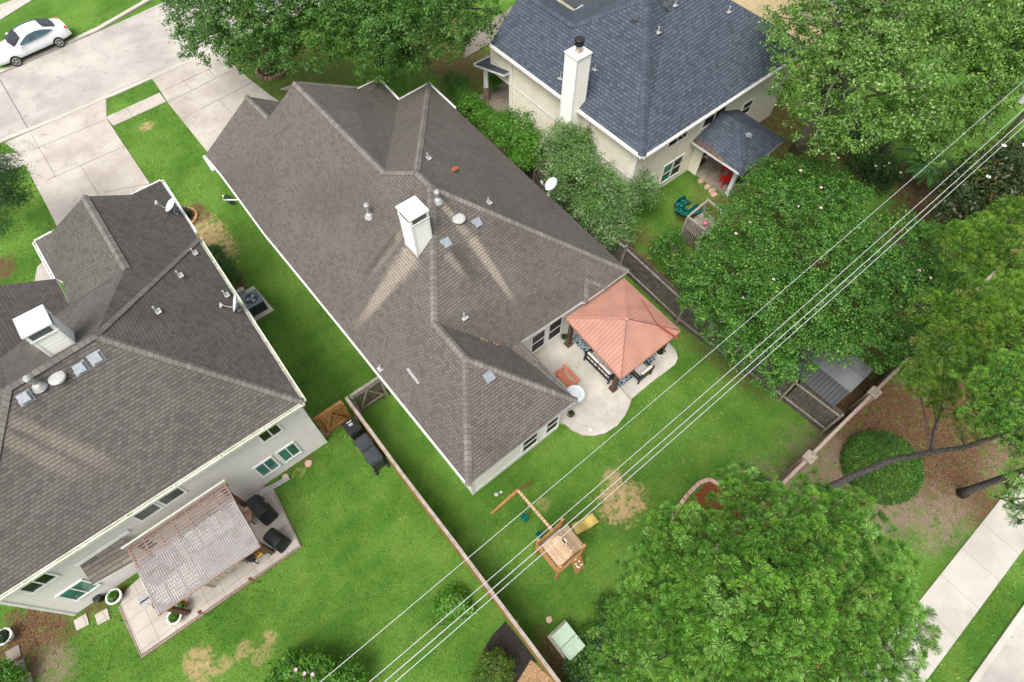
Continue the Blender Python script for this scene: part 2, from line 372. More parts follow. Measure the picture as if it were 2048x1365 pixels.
PCOL = {'s': ((.36, .25, .12), (.54, .39, .21)), 'd': ((.17, .125, .085), (.31, .245, .175)), 'm': ((.075, .040, .022), (.20, .115, .063))}
def grass_col(nt, wv, blades=False):
    _, x, y, z = wv
    v = _
    c = mixc(nt, noise(nt, v, .28, 4, .6).ss(.35, .68), (.068, .178, .022), (.152, .300, .050))
    c = mixc(nt, noise(nt, v, 1.1, 4, .65).ss(.45, .75) * .45, c, (.18, .265, .045))
    c = mixc(nt, noise(nt, v, .75, 5, .7, dist=.5).ss(.56, .8) * .5, c, (.045, .115, .009))
    c = mixc(nt, noise(nt, v, 2.6, 5, .75).ss(.62, .80) * .35, c, (.24, .26, .07))
    c = mixc(nt, (y * 1.05 + noise(nt, v, .3, 2) * 1.2).fr().ss(.42, .58) * .10, c, (.20, .30, .04))
    return c
def patches(nt, wv, c):
    v, x, y, z = wv
    nz = (noise(nt, v, 1.9, 7, .75) - .5) * 2.3; fine = noise(nt, v, 14, 4, .8); holes = noise(nt, v, 3.2, 5, .7); rag = noise(nt, v, 7, 4, .75)
    for (px, py), rx, ry, k, st in PATCH:
        cx, cy = g(px, py)
        dx = (x - cx) / rx; dy = (y - cy) / ry; d = (dx * dx + dy * dy).sqrt() + nz
        a, b_ = PCOL[k]
        if k == 's': d = d + (rag - .5) * 2.2
        c = mixc(nt, (d.ss(1.7, .4) if k == 'd' else d.ss(1.25, .70)) * st * fine.ss(.15, .42) * holes.ss(.34, .54), c, mixc(nt, fine.ss(.3, .7), a, b_))
    return c
m, nt, b = newmat('lawn_ground', .9, .1); wv = pos(nt, 'World')
c = grass_col(nt, wv); c = mixc(nt, noise(nt, wv[0], 22, 4, .8).ss(.35, .7) * .6, c, (.03, .075, .008)); c = patches(nt, wv, c)
nt.links.new(c, b.inputs['Base Color']); bump(nt, b, noise(nt, wv[0], 35, 3, .8), .05); M['ground'] = m
m, nt, b = newmat('grass_blade', .6, .2); wv = pos(nt, 'World')
ge = nt.nodes.new('ShaderNodeNewGeometry'); rnd = E(nt, ge.outputs['Random Per Island'])
c = grass_col(nt, wv); c = mixc(nt, 1.0, c, mixc(nt, rnd, (.45, .5, .4), (2.1, 1.75, 2.2)), 'MULTIPLY')
nt.links.new(c, b.inputs['Base Color']); M['blade'] = m
M['mulch_black'] = plain('black_mulch', (.028, .024, .022), .95, .6, 22, bm=.03, dirt=((.10, .08, .06), .3))
M['mulch_red'] = plain('red_mulch', (.21, .062, .02), .95, .6, 22, bm=.03, dirt=((.09, .035, .015), .6))
M['gravel'] = plain('tan_gravel', (.42, .28, .15), .95, .5, 20, bm=.03, dirt=((.16, .10, .05), .7))
gb = MB(); gb.face([(-260, -200, 0), (300, -200, 0), (300, 320, 0), (-260, 320, 0)])
tag(gb.build('ground', M['ground']), kind='structure')
EXC = []     # polygons where no grass blades grow
def slab(name, px, z1, mat, z0=-.02, kind='structure', world=False, exc=True, **kw):
    poly = [tuple(p) for p in px] if world else [g(*p) for p in px]
    if exc: EXC.append(poly)
    mb = MB(); mb.prism(poly, z0, z1)
    return tag(mb.build(name, mat), kind=kind, **kw)
def arc(c, r, a0, a1, n=8): return [(c[0] + r * math.cos(R(a0 + (a1 - a0) * i / n)), c[1] + r * math.sin(R(a0 + (a1 - a0) * i / n))) for i in range(n + 1)]
# streets
slab('street', [(-60, 36.2), (-5.6, 39.9), (6.5, 40.5), (14, 40.5), (45, 40.0), (45, 46.9), (20, 47.2), (9, 48.0), (2.4, 47.1), (-4, 46.6), (-60, 44)], .02, M['street'], world=True)
kb = MB()
def strip(pts, wd, z0, z1, mb=None, side=1):
    mb = mb or MB(); pts = [Vector((p[0], p[1])) for p in pts]; out = []
    for i, p in enumerate(pts):
        d = (pts[min(i + 1, len(pts) - 1)] - pts[max(i - 1, 0)]).normalized(); out.append(p + Vector((-d.y, d.x)) * wd * side)
    for i in range(len(pts) - 1): mb.prism([pts[i], pts[i + 1], out[i + 1], out[i]], z0, z1)
    return mb
kerb_far = [g(*p) for p in ((0, 150), (120, 98), (200, 62), (310, -2))]
kerb_far = [(-60, kerb_far[0][1] - 2.5)] + kerb_far + [(14, 47.3), (45, 47)]
tag(strip(kerb_far, .35, -.02, .11).build('far_kerb', M['kerb']), kind='structure'); EXC.append([(-60, 36), (60, 36.5), (60, 47.6), (8, 48.6), (-60, 45)])
EXC[-1] = [(-5.9, 39.6), (10, 40.0), (30, 39.6), (30, 47), (8, 48.4), (2, 47.3), (-6, 46.6)]
# driveways, aprons, front path, island
slab('left_driveway', [(10, 287), (60, 265), (212, 200), (212, 236), (300, 368), (322, 400), (320, 470), (90, 470), (116, 456), (98, 420), (44, 318), (35, 305)], .045, M['drive'])
slab('main_driveway', [(318, 178), (335, 205), (415, 305), (470, 330), (640, 260), (545, 195), (500, 160), (455, 120), (460, 75), (390, 112), (300, 152)], .045, M['drive'])
kr = MB(); strip([g(*p) for p in ((-60, 300), (0, 281), (120, 233), (212, 193), (225, 188), (300, 155), (393, 113), (460, 85))], .3, -.02, .06, kr, -1)
tag(kr.build('near_kerb', M['kerb']), kind='structure')
slab('front_sidewalk', [(212, 236), (320, 187), (333, 205), (228, 253)], .05, M['drive'])
slab('front_path_left', [(-10, 312), (42, 307), (52, 330), (-10, 350)], .05, M['drive'])
slab('side_path', [(92, 520), (115, 560), (70, 565), (76, 535)], .05, M['drive'])
slab('apron_between', [(193, 205), (213, 200), (214, 236), (205, 226)], .04, M['drive'])
slab('far_sidewalk', [(-30, 22), (8, 8), (55, -8), (80, -8), (40, 17), (0, 42), (-30, 60)], .05, M['walk'])
slab('front_walk_beyond', [(640, 190), (560, 180), (600, 165), (720, 175)], .05, M['drive'], exc=False)
slab('neighbour_path', [(1010, 25), (1060, -10), (1075, 20), (1000, 85), (985, 85), (960, 100), (930, 118), (925, 80), (960, 55)], .05, M['dimwalk'])
slab('rear_street', [(-40, -10.15), (60, -10.15), (60, -20), (-40, -20)], .02, M['street'], world=True)
slab('rear_sidewalk', [(-40, -7.5), (60, -7.5), (60, -9.0), (-40, -9.1)], .05, M['walk'], world=True)
tag(strip([(-40, -10.0), (60, -10.0)], .2, -.02, .09, None, -1).build('rear_kerb', M['kerb']), kind='structure')
# expansion joints: thin grooves drawn as dark strips a few mm proud of the slab
jb = MB()
def joint(a, b, z=.05, wd=.02):
    A = P(*a, z); B = P(*b, z); jb.bar(A, B, wd, .006)
for a, b in (((100, 470), (64, 265)), ):
    pass
for a, b in (((0, 160), (62, 268)), ): joint(a, b, .024, .05)
for a, b in (((62, 268), (112, 355)), ((58, 303), (210, 240)), ((95, 360), (250, 292)), ((162, 332), (200, 395)), ((205, 385), (302, 367)), ((335, 205), (480, 133)), ((362, 238), (505, 165)),
             ((315, 187), (420, 138)), ((365, 160), (385, 180)), ((415, 138), (432, 156)), ((437, 200), (465, 228)), ((252, 215), (266, 235))): joint(a, b, .052)
for x in (-9, ): pass
tag(jb.build('slab_joints', plain('joint_dark', (.15, .13, .115), .95)), kind='structure')
# manhole-ish cover by the kerb
mb = MB().lathe(P(379, 112, .055), [(.16, 0), (.16, .012)], 14); tag(mb.build('utility_cover', M['darkgrey']), 'small round dark utility cover in the kerb near the oak', 'utility cover')
# patios
pat = [g(*p) for p in ((1067, 700), (1010, 830), (1130, 850), (1143, 862), (1165, 872), (1187, 873), (1210, 868), (1235, 852), (1250, 832), (1258, 815), (1262, 800),
                       (1300, 768), (1335, 742), (1350, 730), (1355, 718), (1350, 703), (1335, 685), (1200, 590))]
slab('patio', pat, .09, M['patio'], world=True)
jb = MB(); jb.bar(P(1262, 799, .093), P(1128, 645, .093), .03, .006); tag(jb.build('patio_joint', plain('joint_brown', (.12, .10, .08), .95)), kind='structure')
slab('paver_patio', [(285, 1310), (242, 1212), (255, 1180), (480, 975), (545, 975), (600, 1092)], .07, M['paver'])
pe = MB(); strip([g(*p) for p in ((243, 1212), (285, 1312), (601, 1092), (547, 985))], .09, -.01, .09, pe, -1)
tag(pe.build('patio_edging', plain('edging_brick', (.22, .17, .13), .9, .3, 12)), kind='structure')
for (px, lb) in (((164, 1245), 'square grey stepping stone nearest the grey house corner'), ((206, 1234), 'square grey stepping stone between the other stone and the tiled patio'),
                 ((28, 1308), 'grey stepping stone in brown soil, upper one at the bottom left'), ((38, 1335), 'grey stepping stone in brown soil, lower one at the bottom left'), ((52, 1364), 'pale stepping stone cut by the bottom edge of the photo')):
    c0 = P(*px); mb = MB(); mb.prism([(c0.x + a, c0.y + b_) for a, b_ in ((-.23, -.17), (.2, -.25), (.24, .18), (-.2, .24))], 0, .05)
    o = mb.build('stepping_stone', M['dimwalk'] if px[0] < 60 else M['paver'], bevel=.012); tag(o, lb, 'stepping stone', 'stepping stones'); EXC.append([(c0.x - .25, c0.y - .25), (c0.x + .25, c0.y - .25), (c0.x + .25, c0.y + .25), (c0.x - .25, c0.y + .25)])
for px, lb, s in (((617, 928), 'small pink paving stone by the corner of the grey house', .17), ((1218, 1240), 'small brown flat stone in the lawn near the green utility box', .13), ((571, 955), 'small pink stone at the foot of the grey house wall', .15)):
    if px == (1218, 1240): px = (1098, 1240)
    c0 = P(*px); mb = MB(); mb.prism([(c0.x + s * math.cos(a) * (1 + .15 * math.sin(3 * a)), c0.y + s * math.sin(a)) for a in (0.2, 1.2, 2.1, 3.3, 4.2, 5.3)], 0, .05)
    tag(mb.build('flat_stone', M['pink_stone'], bevel=.01), lb, 'stone')
# mulch beds
slab('black_mulch_bed', [(1011, 1243), (985, 1270), (968, 1300), (958, 1345), (955, 1370), (1035, 1370), (1058, 1325), (1075, 1325), (1062, 1308)], .02, M['mulch_black'])
slab('gravel_bed', [(1062, 1320), (1118, 1372), (1030, 1372)], .024, M['gravel'])
slab('red_mulch_bed', [(1338, 1040), (1420, 960), (1480, 1000), (1490, 945), (1540, 985), (1560, 1060), (1400, 1110)], .03, M['mulch_red'])
# ------------------------------------------------------------------ roofs
def roof(parent, V, faces, mats, thick=.16, name='roof', skip=()):
    """V: key -> 3D point; faces: list of (keys, material index); sides and underside take the last material"""
    mb = MB(); cnt = {}; top = len(mats) - 1
    for ks, mi in faces:
        pts = [Vector(V[k]) for k in ks]
        n = Vector((0, 0, 0))
        for i in range(len(pts)):
            a, b_ = pts[i], pts[(i + 1) % len(pts)]
            n += Vector(((a.y - b_.y) * (a.z + b_.z), (a.z - b_.z) * (a.x + b_.x), (a.x - b_.x) * (a.y + b_.y)))
        if n.z < 0: pts = pts[::-1]; ks = ks[::-1]; n = -n
        n.normalize(); u = Vector((0, 0, 1)).cross(n); u = u.normalized() if u.length > .01 else Vector((1, 0, 0)); v = n.cross(u)
        uv = lambda p: (p.dot(u), p.dot(v))
        tris = tessellate_polygon([pts])
        for t in tris:
            q = [pts[i] for i in t]
            if (q[1] - q[0]).cross(q[2] - q[0]).z < 0: q = q[::-1]
            mb.face(q, mi, [uv(p) for p in q])
            mb.face([p - Vector((0, 0, thick)) for p in q[::-1]], top)
        for i in range(len(ks)):
            e = (ks[i], ks[(i + 1) % len(ks)]); cnt[frozenset(e)] = cnt.get(frozenset(e), []) + [e]
    for es in cnt.values():
        if len(es) == 1:
            a, b_ = Vector(V[es[0][0]]), Vector(V[es[0][1]]); d = Vector((0, 0, thick))
            mb.face([a - d, b_ - d, b_, a], top)
    return mb.build(name, mats, parent)
from mathutils.bvhtree import BVHTree
BV = {}
def on(px, z=None, rf_=None):
    rf_ = rf_ or rf
    if rf_.name not in BV:
        me = rf_.data; mw = WM(rf_); BV[rf_.name] = BVHTree.FromPolygons([mw @ v.co for v in me.vertices], [tuple(p.vertices) for p in me.polygons])
    d = Vector(FW * F + RT * (px[0] - 1024) - UP * (px[1] - 682.5)).normalized()
    hit = BV[rf_.name].ray_cast(Vector(CAM), d)[0]
    return hit if hit is not None else P(*px, z)
def caps(parent, V, paths, mat, wd=.135, h=.035, name='ridge_cap'):
    mb = MB()
    for ks in paths:
        L = 0
        for i in range(len(ks) - 1):
            a, b_ = Vector(V[ks[i]]), Vector(V[ks[i + 1]]); d = b_ - a; l = d.length; d.normalize()
            s = d.cross(Vector((0, 0, 1))).normalized() * wd; up = Vector((0, 0, h)); dn = Vector((0, 0, -wd * .55)); ex = d * .05
            a = a - ex; b_ = b_ + ex
            for sg in (1, -1):
                q = [a + s * sg + dn + up, b_ + s * sg + dn + up, b_ + up * 1.6, a + up * 1.6]
                uv = [(L, 0), (L + l, 0), (L + l, 1), (L, 1)]
                if sg < 0: q = q[::-1]; uv = uv[::-1]
                mb.face(q, 0, uv)
            L += l
    return mb.build(name, mat, parent)
def gutter(parent, pts, mat, name='gutter', w_=.11):
    mb = MB(); pts = [Vector(p) for p in pts]
    for i in range(len(pts) - 1):
        a, b_ = pts[i], pts[i + 1]; d = (b_ - a).normalized(); s = Vector((-d.y, d.x, 0)).normalized()
        o = -s * .065 - Vector((0, 0, .07))
        q0, q1 = a + o, b_ + o
        mb.bar(q0 - s * (w_ / 2), q1 - s * (w_ / 2), .02, w_); mb.bar(q0 + s * (w_ / 2), q1 + s * (w_ / 2), .02, w_); mb.bar(q0 - Vector((0, 0, w_ / 2)), q1 - Vector((0, 0, w_ / 2)), w_, .015)
        n = max(2, int((b_ - a).length / 1.4))
        for k in range(n + 1):
            c_ = q0.lerp(q1, k / n); mb.bar(c_ - s * w_ * .55 + Vector((0, 0, .05)), c_ + s * w_ * .55 + Vector((0, 0, .05)), .035, .015)
    return mb.build(name, mat, parent)
def window(parent, ax, val, a0, a1, z0, z1, out, glass, split='v', fw=.07, name='window', label=None):
    """window on the plane axis=val; out=+-1 outward direction"""
    f_ = MB(); p_ = MB(); d = .045 * out; dp = .018 * out
    def bx(mb, u0, u1, w0, w1, dd, e=0):
        if ax == 1: mb.box((u0, val - e * out, w0), (u1, val + dd, w1))
        else: mb.box((val - e * out, u0, w0), (val + dd, u1, w1))
    bx(f_, a0 - fw, a1 + fw, z1, z1 + fw, d * 1.2); bx(f_, a0 - fw, a1 + fw, z0 - fw, z0, d * 1.3); bx(f_, a0 - fw, a0, z0, z1, d); bx(f_, a1, a1 + fw, z0, z1, d)
    if split == 'v': mid = (a0 + a1) / 2; bx(f_, mid - .025, mid + .025, z0, z1, d * .8)
    if split == 'h': mid = (z0 + z1) / 2; bx(f_, a0, a1, mid - .025, mid + .025, d * .8)
    o = f_.build(name, M['white'], parent)
    bx(p_, a0, a1, z0, z1, dp); p_.build('pane', glass, o)
    return o
def ventpipe(parent, base, h=.45, r=.035, col='cap_white', lean=(0, 0), name='vent_pipe'):
    mb = MB(); b_ = Vector(base); mb.bar(b_ + Vector((-.13, 0, .02)), b_ + Vector((.13, 0, .03)), .24, .015); mb.tube([b_, b_ + Vector((0, 0, .1))], [r * 2.1, r * 1.2], 10); mb.tube([b_, b_ + Vector((lean[0], lean[1], h))], r, 10); return mb.build(name, M[col], parent)
def flue(parent, base, h=.75, r=.07):
    mb = MB(); b_ = Vector(base); mb.lathe(b_, [(.22, -.05), (.12, .12), (r, .16), (r, h), (r * 1.8, h + .01), (r * 1.9, h + .12), (r * 1.0, h + .19)], 16)
    return mb.build('flue_pipe', M['metal'], parent, smooth=False)
def boxvent(parent, base, slope, rz, s=.2, mat='skyl'):
    Mx = Matrix.Translation(base) @ Matrix.Rotation(rz, 4, 'Z') @ Matrix.Rotation(slope, 4, 'X')
    mb = MB(); mb.box((-s, -s, .0), (s, s, .09)); mb.box((-s * .9, -s * .9, .09), (s * .9, s * .8, .12)); mb.box((-s * 1.3, -s * 1.2, -.02), (s * 1.3, s * 1.3, .012))
    mb.v = [tuple(Mx @ Vector(v)) for v in mb.v]
    return mb.build('roof_vent', M[mat], parent, bevel=.012)
def turbine(parent, base, r=.27):
    mb = MB().lathe(Vector(base), [(.14, -.1), (.14, .03), (r, .04), (r * 1.03, .07), (r * .93, .11), (r * .6, .135), (r * .1, .14)], 24)
    return mb.build('round_vent', M['cap_white'], parent, smooth=False)
def dish(name, px, z, mount, label, nrm, size=.33):
    """satellite dish: centre of the reflector, mounting point, and the direction it faces"""
    c_ = P(*px, z); o = empty(name, Vector(mount), label, 'satellite dish', 'satellite dishes on the roofs')
    n_ = Vector(nrm).normalized(); Mx = Matrix.Translation(c_) @ n_.to_track_quat('Z', 'Y').to_matrix().to_4x4()
    prof = [(size * k / 6, .09 * (k / 6) ** 2) for k in range(1, 7)]; mb = MB(); mb.lathe((0, 0, 0), [(r_, z_ - .014) for r_, z_ in prof] + [(size * 1.02, .09)] + prof[::-1], 28)
    mb.v = [tuple(Mx @ Vector(v)) for v in mb.v]; mb.build('reflector', plain('dish_grey', (.50, .54, .56), .45, .08), o, smooth=False)
    dn = (Vector((0, 0, -1)) - n_ * Vector((0, 0, -1)).dot(n_)).normalized()
    e = c_ + n_ * .52 + dn * size * .75; b0 = c_ + dn * size * .98
    MB().bar(b0, e, .03, .03).build('arm', M['cap_white'], o)
    mb = MB(); sdv = n_.cross(dn); mb.bar(e - sdv * .1, e + sdv * .1, .07, .06); mb.tube([e, e - (e - c_).normalized() * .09], .03, 8); mb.build('receiver', M['cap_white'], o)
    mb = MB(); bk = c_ - n_ * .07; mt = Vector(mount); mb.tube([c_ - n_ * .012, bk, mt + Vector((0, 0, .15)), mt], .02, 8)
    mb.bar(bk.lerp(mt, .4), mt + Vector((.2, .12, 0)), .018, .018); mb.bar(mt + Vector((-.1, 0, 0)), mt + Vector((.1, 0, .01)), .1, .02); mb.build('mast', M['metal'], o)
    return o
def chimney(parent, x0, x1, y0, y1, zb, zt, sidm, lid='box'):
    c_ = MB(); c_.box((x0, y0, zb), (x1, y1, zt - (.42 if lid == 'box' else .06)));
    ch = c_.build('chimney', sidm, parent)
    t = MB(); k = .075
    zt2 = zt - (.42 if lid == 'box' else .06)
    for (x, y) in ((x0, y0), (x1, y0), (x0, y1), (x1, y1)):
        sx = 1 if x == x0 else -1; sy = 1 if y == y0 else -1
        t.box((x - .014 * sx, y - .014 * sy, zb), (x + k * sx, y + k * sy, zt2 - .003))
    t.build('corner_trim', M['white'], ch)
    if lid == 'box':
        l = MB(); l.box((x0 - .03, y0 - .03, zt2), (x1 + .03, y1 + .03, zt2 + .05))
        for (x, y) in ((x0, y0), (x1, y0), (x0, y1), (x1, y1)):
            sx = 1 if x == x0 else -1; sy = 1 if y == y0 else -1; l.box((x - .02 * sx, y - .02 * sy, zt2 + .05), (x + .07 * sx, y + .07 * sy, zt - .08))
        l.box((x0 - .05, y0 - .05, zt - .08), (x1 + .05, y1 + .05, zt - .02)); 
        i = len(l.v); cx, cy = (x0 + x1) / 2, (y0 + y1) / 2
        e = .05; l.v += [(x0 - e, y0 - e, zt - .02), (x1 + e, y0 - e, zt - .02), (x1 + e, y1 + e, zt - .02), (x0 - e, y1 + e, zt - .02), (cx, cy, zt + .045)]
        for q in ((0, 1, 4), (1, 2, 4), (2, 3, 4), (3, 0, 4)): l.f.append(tuple(i + a for a in q)); l.m.append(0)
        l.build('chimney_cap', M['white'], ch)
        MB().tube([(cx, cy, zt2), (cx, cy, zt2 + .26)], .17, 14).build('flue', M['metal'], ch)
        mesh = MB()
        for (a_, b__) in (((x0 + .06, y0 + .012), (x1 - .06, y0 + .018)), ((x0 + .012, y0 + .06), (x0 + .018, y1 - .06)), ((x1 - .018, y0 + .06), (x1 - .012, y1 - .06)), ((x0 + .06, y1 - .018), (x1 - .06, y1 - .012))): mesh.box((*a_, zt2 + .05), (*b__, zt - .10))
        mesh.build('spark_screen', M['screen'], ch)
    else:
        l = MB(); l.box((x0 - .05, y0 - .05, zt - .06), (x1 + .05, y1 + .05, zt)); l.build('chimney_cap', M['trim'], ch, bevel=.01)
        cx, cy = (x0 + x1) / 2, (y0 + y1) / 2
        MB().lathe((cx, cy, zt), [(.2, 0), (.17, .02), (.13, .03), (.13, .38)], 18).build('flue', M['stone'], ch)
        MB().lathe((cx, cy, zt + .32), [(.15, 0), (.21, .02), (.21, .2), (.235, .21), (.235, .29), (.21, .31), (.1, .33)], 22).build('flue_cowl', M['black'], ch)
    return ch
def walls(parent, polys, mat, name='wall'):
    mb = MB()
    for poly, z0, z1 in polys: mb.prism(poly, z0, z1)
    return mb.build(name, mat, parent)
def rect(x0, y0, x1, y1): return [(x0, y0), (x1, y0), (x1, y1), (x0, y1)]
# ================================================================== main house (centre)
H = empty('house', (8, 15, 0), 'single storey house in the middle with a large brown hip roof and white siding', 'house')
V = dict(E1=P(410, 311, 2.9), i=P(493, 193, 5.2), jx=Vector((9.2, 26.9, 2.8)), vb=Vector((9.2, 24.3, 2.8)), vv=P(537, 236, 5.3), a=P(589, 166, 6.8), r1=P(690, 176, 5.0), r2=P(717, 178, 2.9), r3=P(757, 159, 2.9), h=P(741, 181, 3.7),
         r4=P(797, 201, 2.9), r5=P(857, 168, 2.9), rr=P(1257, 541, 2.9), e=P(769, 345, 6.8), ff=P(833, 345, 7.35), b=P(865, 375, 7.35), c=P(868, 645, 5.1), d=P(931, 717, 5.1),
         w0=P(937, 971, 2.9), w1=P(1153, 800.6, 2.9), inn=P(1022, 697, 2.9), w2=P(1042, 683, 2.9), ba=P(1172, 559, 3.5), bl=P(1170, 604, 2.9), br=P(1213, 574, 2.9), bx=P(1163, 604, 2.95), by=P(1217, 571, 2.95), r2b=P(690, 196, 2.9))
V['le'] = P(760, 752, 2.9); V['le0'] = P(443, 350, 2.9); V['le1'] = P(528, 466, 2.9); V['le2'] = P(684, 657, 2.9)
rf = roof(H, V, [(('E1', 'i', 'vv', 'a', 'e', 'ff', 'b', 'c', 'd', 'w0', 'le', 'le2', 'le1', 'le0'), 0), (('i', 'jx', 'vb', 'vv'), 1), (('a', 'r1', 'h', 'r3', 'r4', 'e'), 1), (('r1', 'r2', 'r3', 'h'), 0),
                 (('r4', 'r5', 'ff', 'e'), 0), (('r5', 'rr', 'b', 'ff'), 1), (('b', 'rr', 'by', 'ba', 'bx', 'inn', 'c'), 0), (('ba', 'bx', 'bl'), 0), (('ba', 'bl', 'br'), 0), (('ba', 'br', 'by'), 0),
                 (('c', 'inn', 'w2', 'w1', 'd'), 1), (('d', 'w1', 'w0'), 0)], [M['roof_main'], M['roof_main'], M['trim']])
caps(rf, V, [('a', 'e', 'ff', 'b', 'c', 'd', 'w0'), ('b', 'rr'), ('d', 'w1'), ('ff', 'r5'), ('i', 'vv'), ('ba', 'bl'), ('ba', 'br'), ('r3', 'h')], M['cap_tan'])
# extra short cap from the hip junction towards the chimney
V2 = dict(p=P(861, 378, 7.42), q=P(862, 452, 6.55)); caps(rf, V2, [('p', 'q')], M['cap_tan'])
gutter(H, [V['r2'], V['r3'], V['r4'], V['r5'], P(908, 216, 2.9)][::-1], M['white'])
gutter(H, [V['E1'], P(427, 337, 2.9)], M['white'])
walls(H, [(rect(3.05, 9.5, 13.65, 24.6), 0, 3.0), (rect(3.05, 24.6, 12.2, 26.6), 0, 2.9), (rect(3.05, 6.1, 7.6, 9.5), 0, 2.84)], M['siding_white'])
st = MB(); st.box((3.04, 6.085, 0), (7.62, 6.098, .3)); st.box((2.4 + .65, 6.09, 2.45), (7.61, 6.07, 2.84))
for (x, y) in ((3.05, 6.1), (7.6, 6.1)):
    st.box((x - .02, y - .025, 0), (x + .1 * (1 if x < 5 else -1), y + .1, 2.84))
st.build('corner_trim', M['white'], H)
for (a0, a1) in ((9.0, 9.72), (10.0, 10.72)):
    window(H, 1, 9.5, a0, a1, .35, 1.75, -1, M['glass_screen'], 'h', .1)
    window(H, 1, 9.5, a0, a1, 1.98, 2.25, -1, M['glass_screen'], '', .06, name='transom_window')
for (a0, a1) in ((5.66, 6.38), (6.92, 7.52)): window(H, 1, 6.1, a0, a1, .45, 1.6, -1, M['glass_screen'], 'h', .09)
by = MB(); by.prism([(11.5, 9.52), (11.9, 9.05), (13.0, 9.05), (13.3, 9.52)], 0, 2.8); by.build('bay_wall', M['siding_white'], H)
window(H, 1, 9.05, 12.1, 12.8, .6, 2.2, -1, M['glass_dark'], 'h')
# white fascia/soffit box and downspout on the gable side
ds = MB(); ds.tube([P(446, 392, 2.75), P(446, 400, 2.4), Vector((2.98, 24.2, 2.2)), Vector((2.98, 24.2, .1))], .04, 6); ds.build('downspout', M['white'], H)
fb_ = MB(); fk_ = ['w0', 'le', 'le2', 'le1', 'le0', 'E1']
for a_, b_ in zip(fk_[:-1], fk_[1:]): fb_.bar(V[a_] + Vector((-.03, 0, -.09)), V[b_] + Vector((-.03, 0, -.09)), .06, .15)
fb_.build('fascia', M['trim'], H)
chimney(rf, 6.19, 6.94, 13.15, 13.95, 5.0, 8.0, M['siding_chim'])
fl = MB(); fl.prism([(6.0, 13.35), (6.2, 13.12), (6.5, 13.1), (6.12, 14.0), (6.02, 14.0)], 5.3, 5.78); fl.build('flashing', M['lead'], rf)
fl = MB(); fl.box((6.02, 13.55, 5.72), (6.17, 13.75, 5.80)); fl.build('cricket', M['copper'], rf)
flue(rf, on((739, 432), 5.45), .5, .06); flue(rf, on((876, 402), 6.7), .35, .06)
turbine(rf, on((918, 440), 6.15), .26)
boxvent(rf, on((955, 447), 5.9), R(38), 0, .15); boxvent(rf, on((893, 487), 5.7), R(38), 0, .16); boxvent(rf, on((980, 754), 4.25), R(38), 0, .16)
ventpipe(rf, on((929, 636), 4.1), .32); ventpipe(rf, on((762, 738), 3.05), .3, col='metal'); ventpipe(rf, on((856, 318), 6.4), .3); ventpipe(rf, on((977, 407), 5.6), .3)
mb = MB(); c0 = on((904, 342), 5.5); mb.bar(c0, c0 + Vector((.3, .05, -.02)), .2, .06); mb.build('rusty_patch', M['copper'], rf)
mb = MB(); A = on((815, 738), 4.22); B = on((838, 768), 4.0); mb.bar(A + Vector((0, 0, .03)), B + Vector((0, 0, .03)), .13, .02); mb.build('metal_strip', M['lead'], rf)
lf = MB()
for px in ((974, 682), (968, 680), (988, 687), (993, 690), (998, 689), (963, 679)): c0 = on(px, 3.5); lf.prism([(c0.x + .06 * math.cos(t) * random.uniform(.6, 1.2), c0.y + .05 * math.sin(t)) for t in (0, 1, 2.2, 3.3, 4.4, 5.5)], c0.z - .1, c0.z + .02)
lf.build('leaf_litter', plain('dry_leaves', (.26, .16, .09), .9, .4, 30), rf)
dish('satellite_dish', (1104, 370), 3.35, P(1096, 392, 2.95), 'grey satellite dish with a rusty spot on the far eave of the middle house', (-.55, .30, .80), .34)
# ================================================================== left house
L = empty('house', (-4, 16, 0), 'grey sided two storey house at the left with a dark brown roof and covered patio', 'house')
V = dict(RR=P(605, 803, 4.8), co=P(396, 479, 4.8), M=P(190, 671, 8.0), N=P(15, 777, 8.0), lr=Vector((-11.15, 11.3, 4.8)), lf=Vector((-11.15, 20.5, 4.8)), l3=P(138.5, 609, 4.8), VL=P(125, 563, 5.0), v=P(251, 537, 6.9),
         VR=P(379, 449, 4.8), k=P(167.5, 393, 6.9), s=P(266.6, 390, 5.8), fr=P(321, 362, 4.8), s2=P(102, 466, 5.45), fl=P(70, 483, 4.8), l2=P(111, 558, 4.8), k0=Vector((-2.5, 24.66, 4.8)),
         q0=P(0, 571, 5.75), q1=Vector((-9.5, 22.0, 7.4)), q2=Vector((-9.5, 17.5, 7.4)), q3=P(0, 718, 6.4))
V['re1'] = P(250, 1022, 4.8)
rf = roof(L, V, [(('M', 'RR', 'lr', 'N'), 0), (('M', 'co', 'RR'), 1), (('M', 'N', 'q3', 'l3', 'VL', 'v', 'VR', 'co'), 0), (('v', 'k', 's', 'fr', 'VR'), 1), (('v', 'VL', 'l2', 'fl', 's2', 'k'), 0), (('k', 's', 'fr', 'k0'), 0), (('k', 'k0', 'fl', 's2'), 0),
                 (('l2', 'q0', 'q1', 'q2', 'q3', 'l3'), 1), (('N', 'lr', 'lf', 'q2', 'q3'), 0)], [M['roof_left'], M['roof_left'], M['trim']])
caps(rf, V, [('RR', 'M', 'N', 'lr'), ('M', 'co'), ], M['cap_grey'], .125)
caps(rf, V, [('k', 'v')], M['cap_grey'], .14, .02)
gutter(L, [V['lr'], V['RR'], V['co']], M['gutter_green']); gutter(L, [V['co'] + Vector((.02, .5, 0)), V['fr']], M['white']); gutter(L, [V['fr'], P(266, 390, 4.8)], M['white']); gutter(L, [P(102, 466, 4.8), V['fl'], V['l3']], M['white'])
walls(L, [([(-10.9, 11.78), (-.36, 11.78), (-.36, 20.0), (-10.9, 20.0)], 0, 4.68), (rect(-4.75, 20.0, -.25, 23.0), 0, 4.62)], M['siding_grey'])
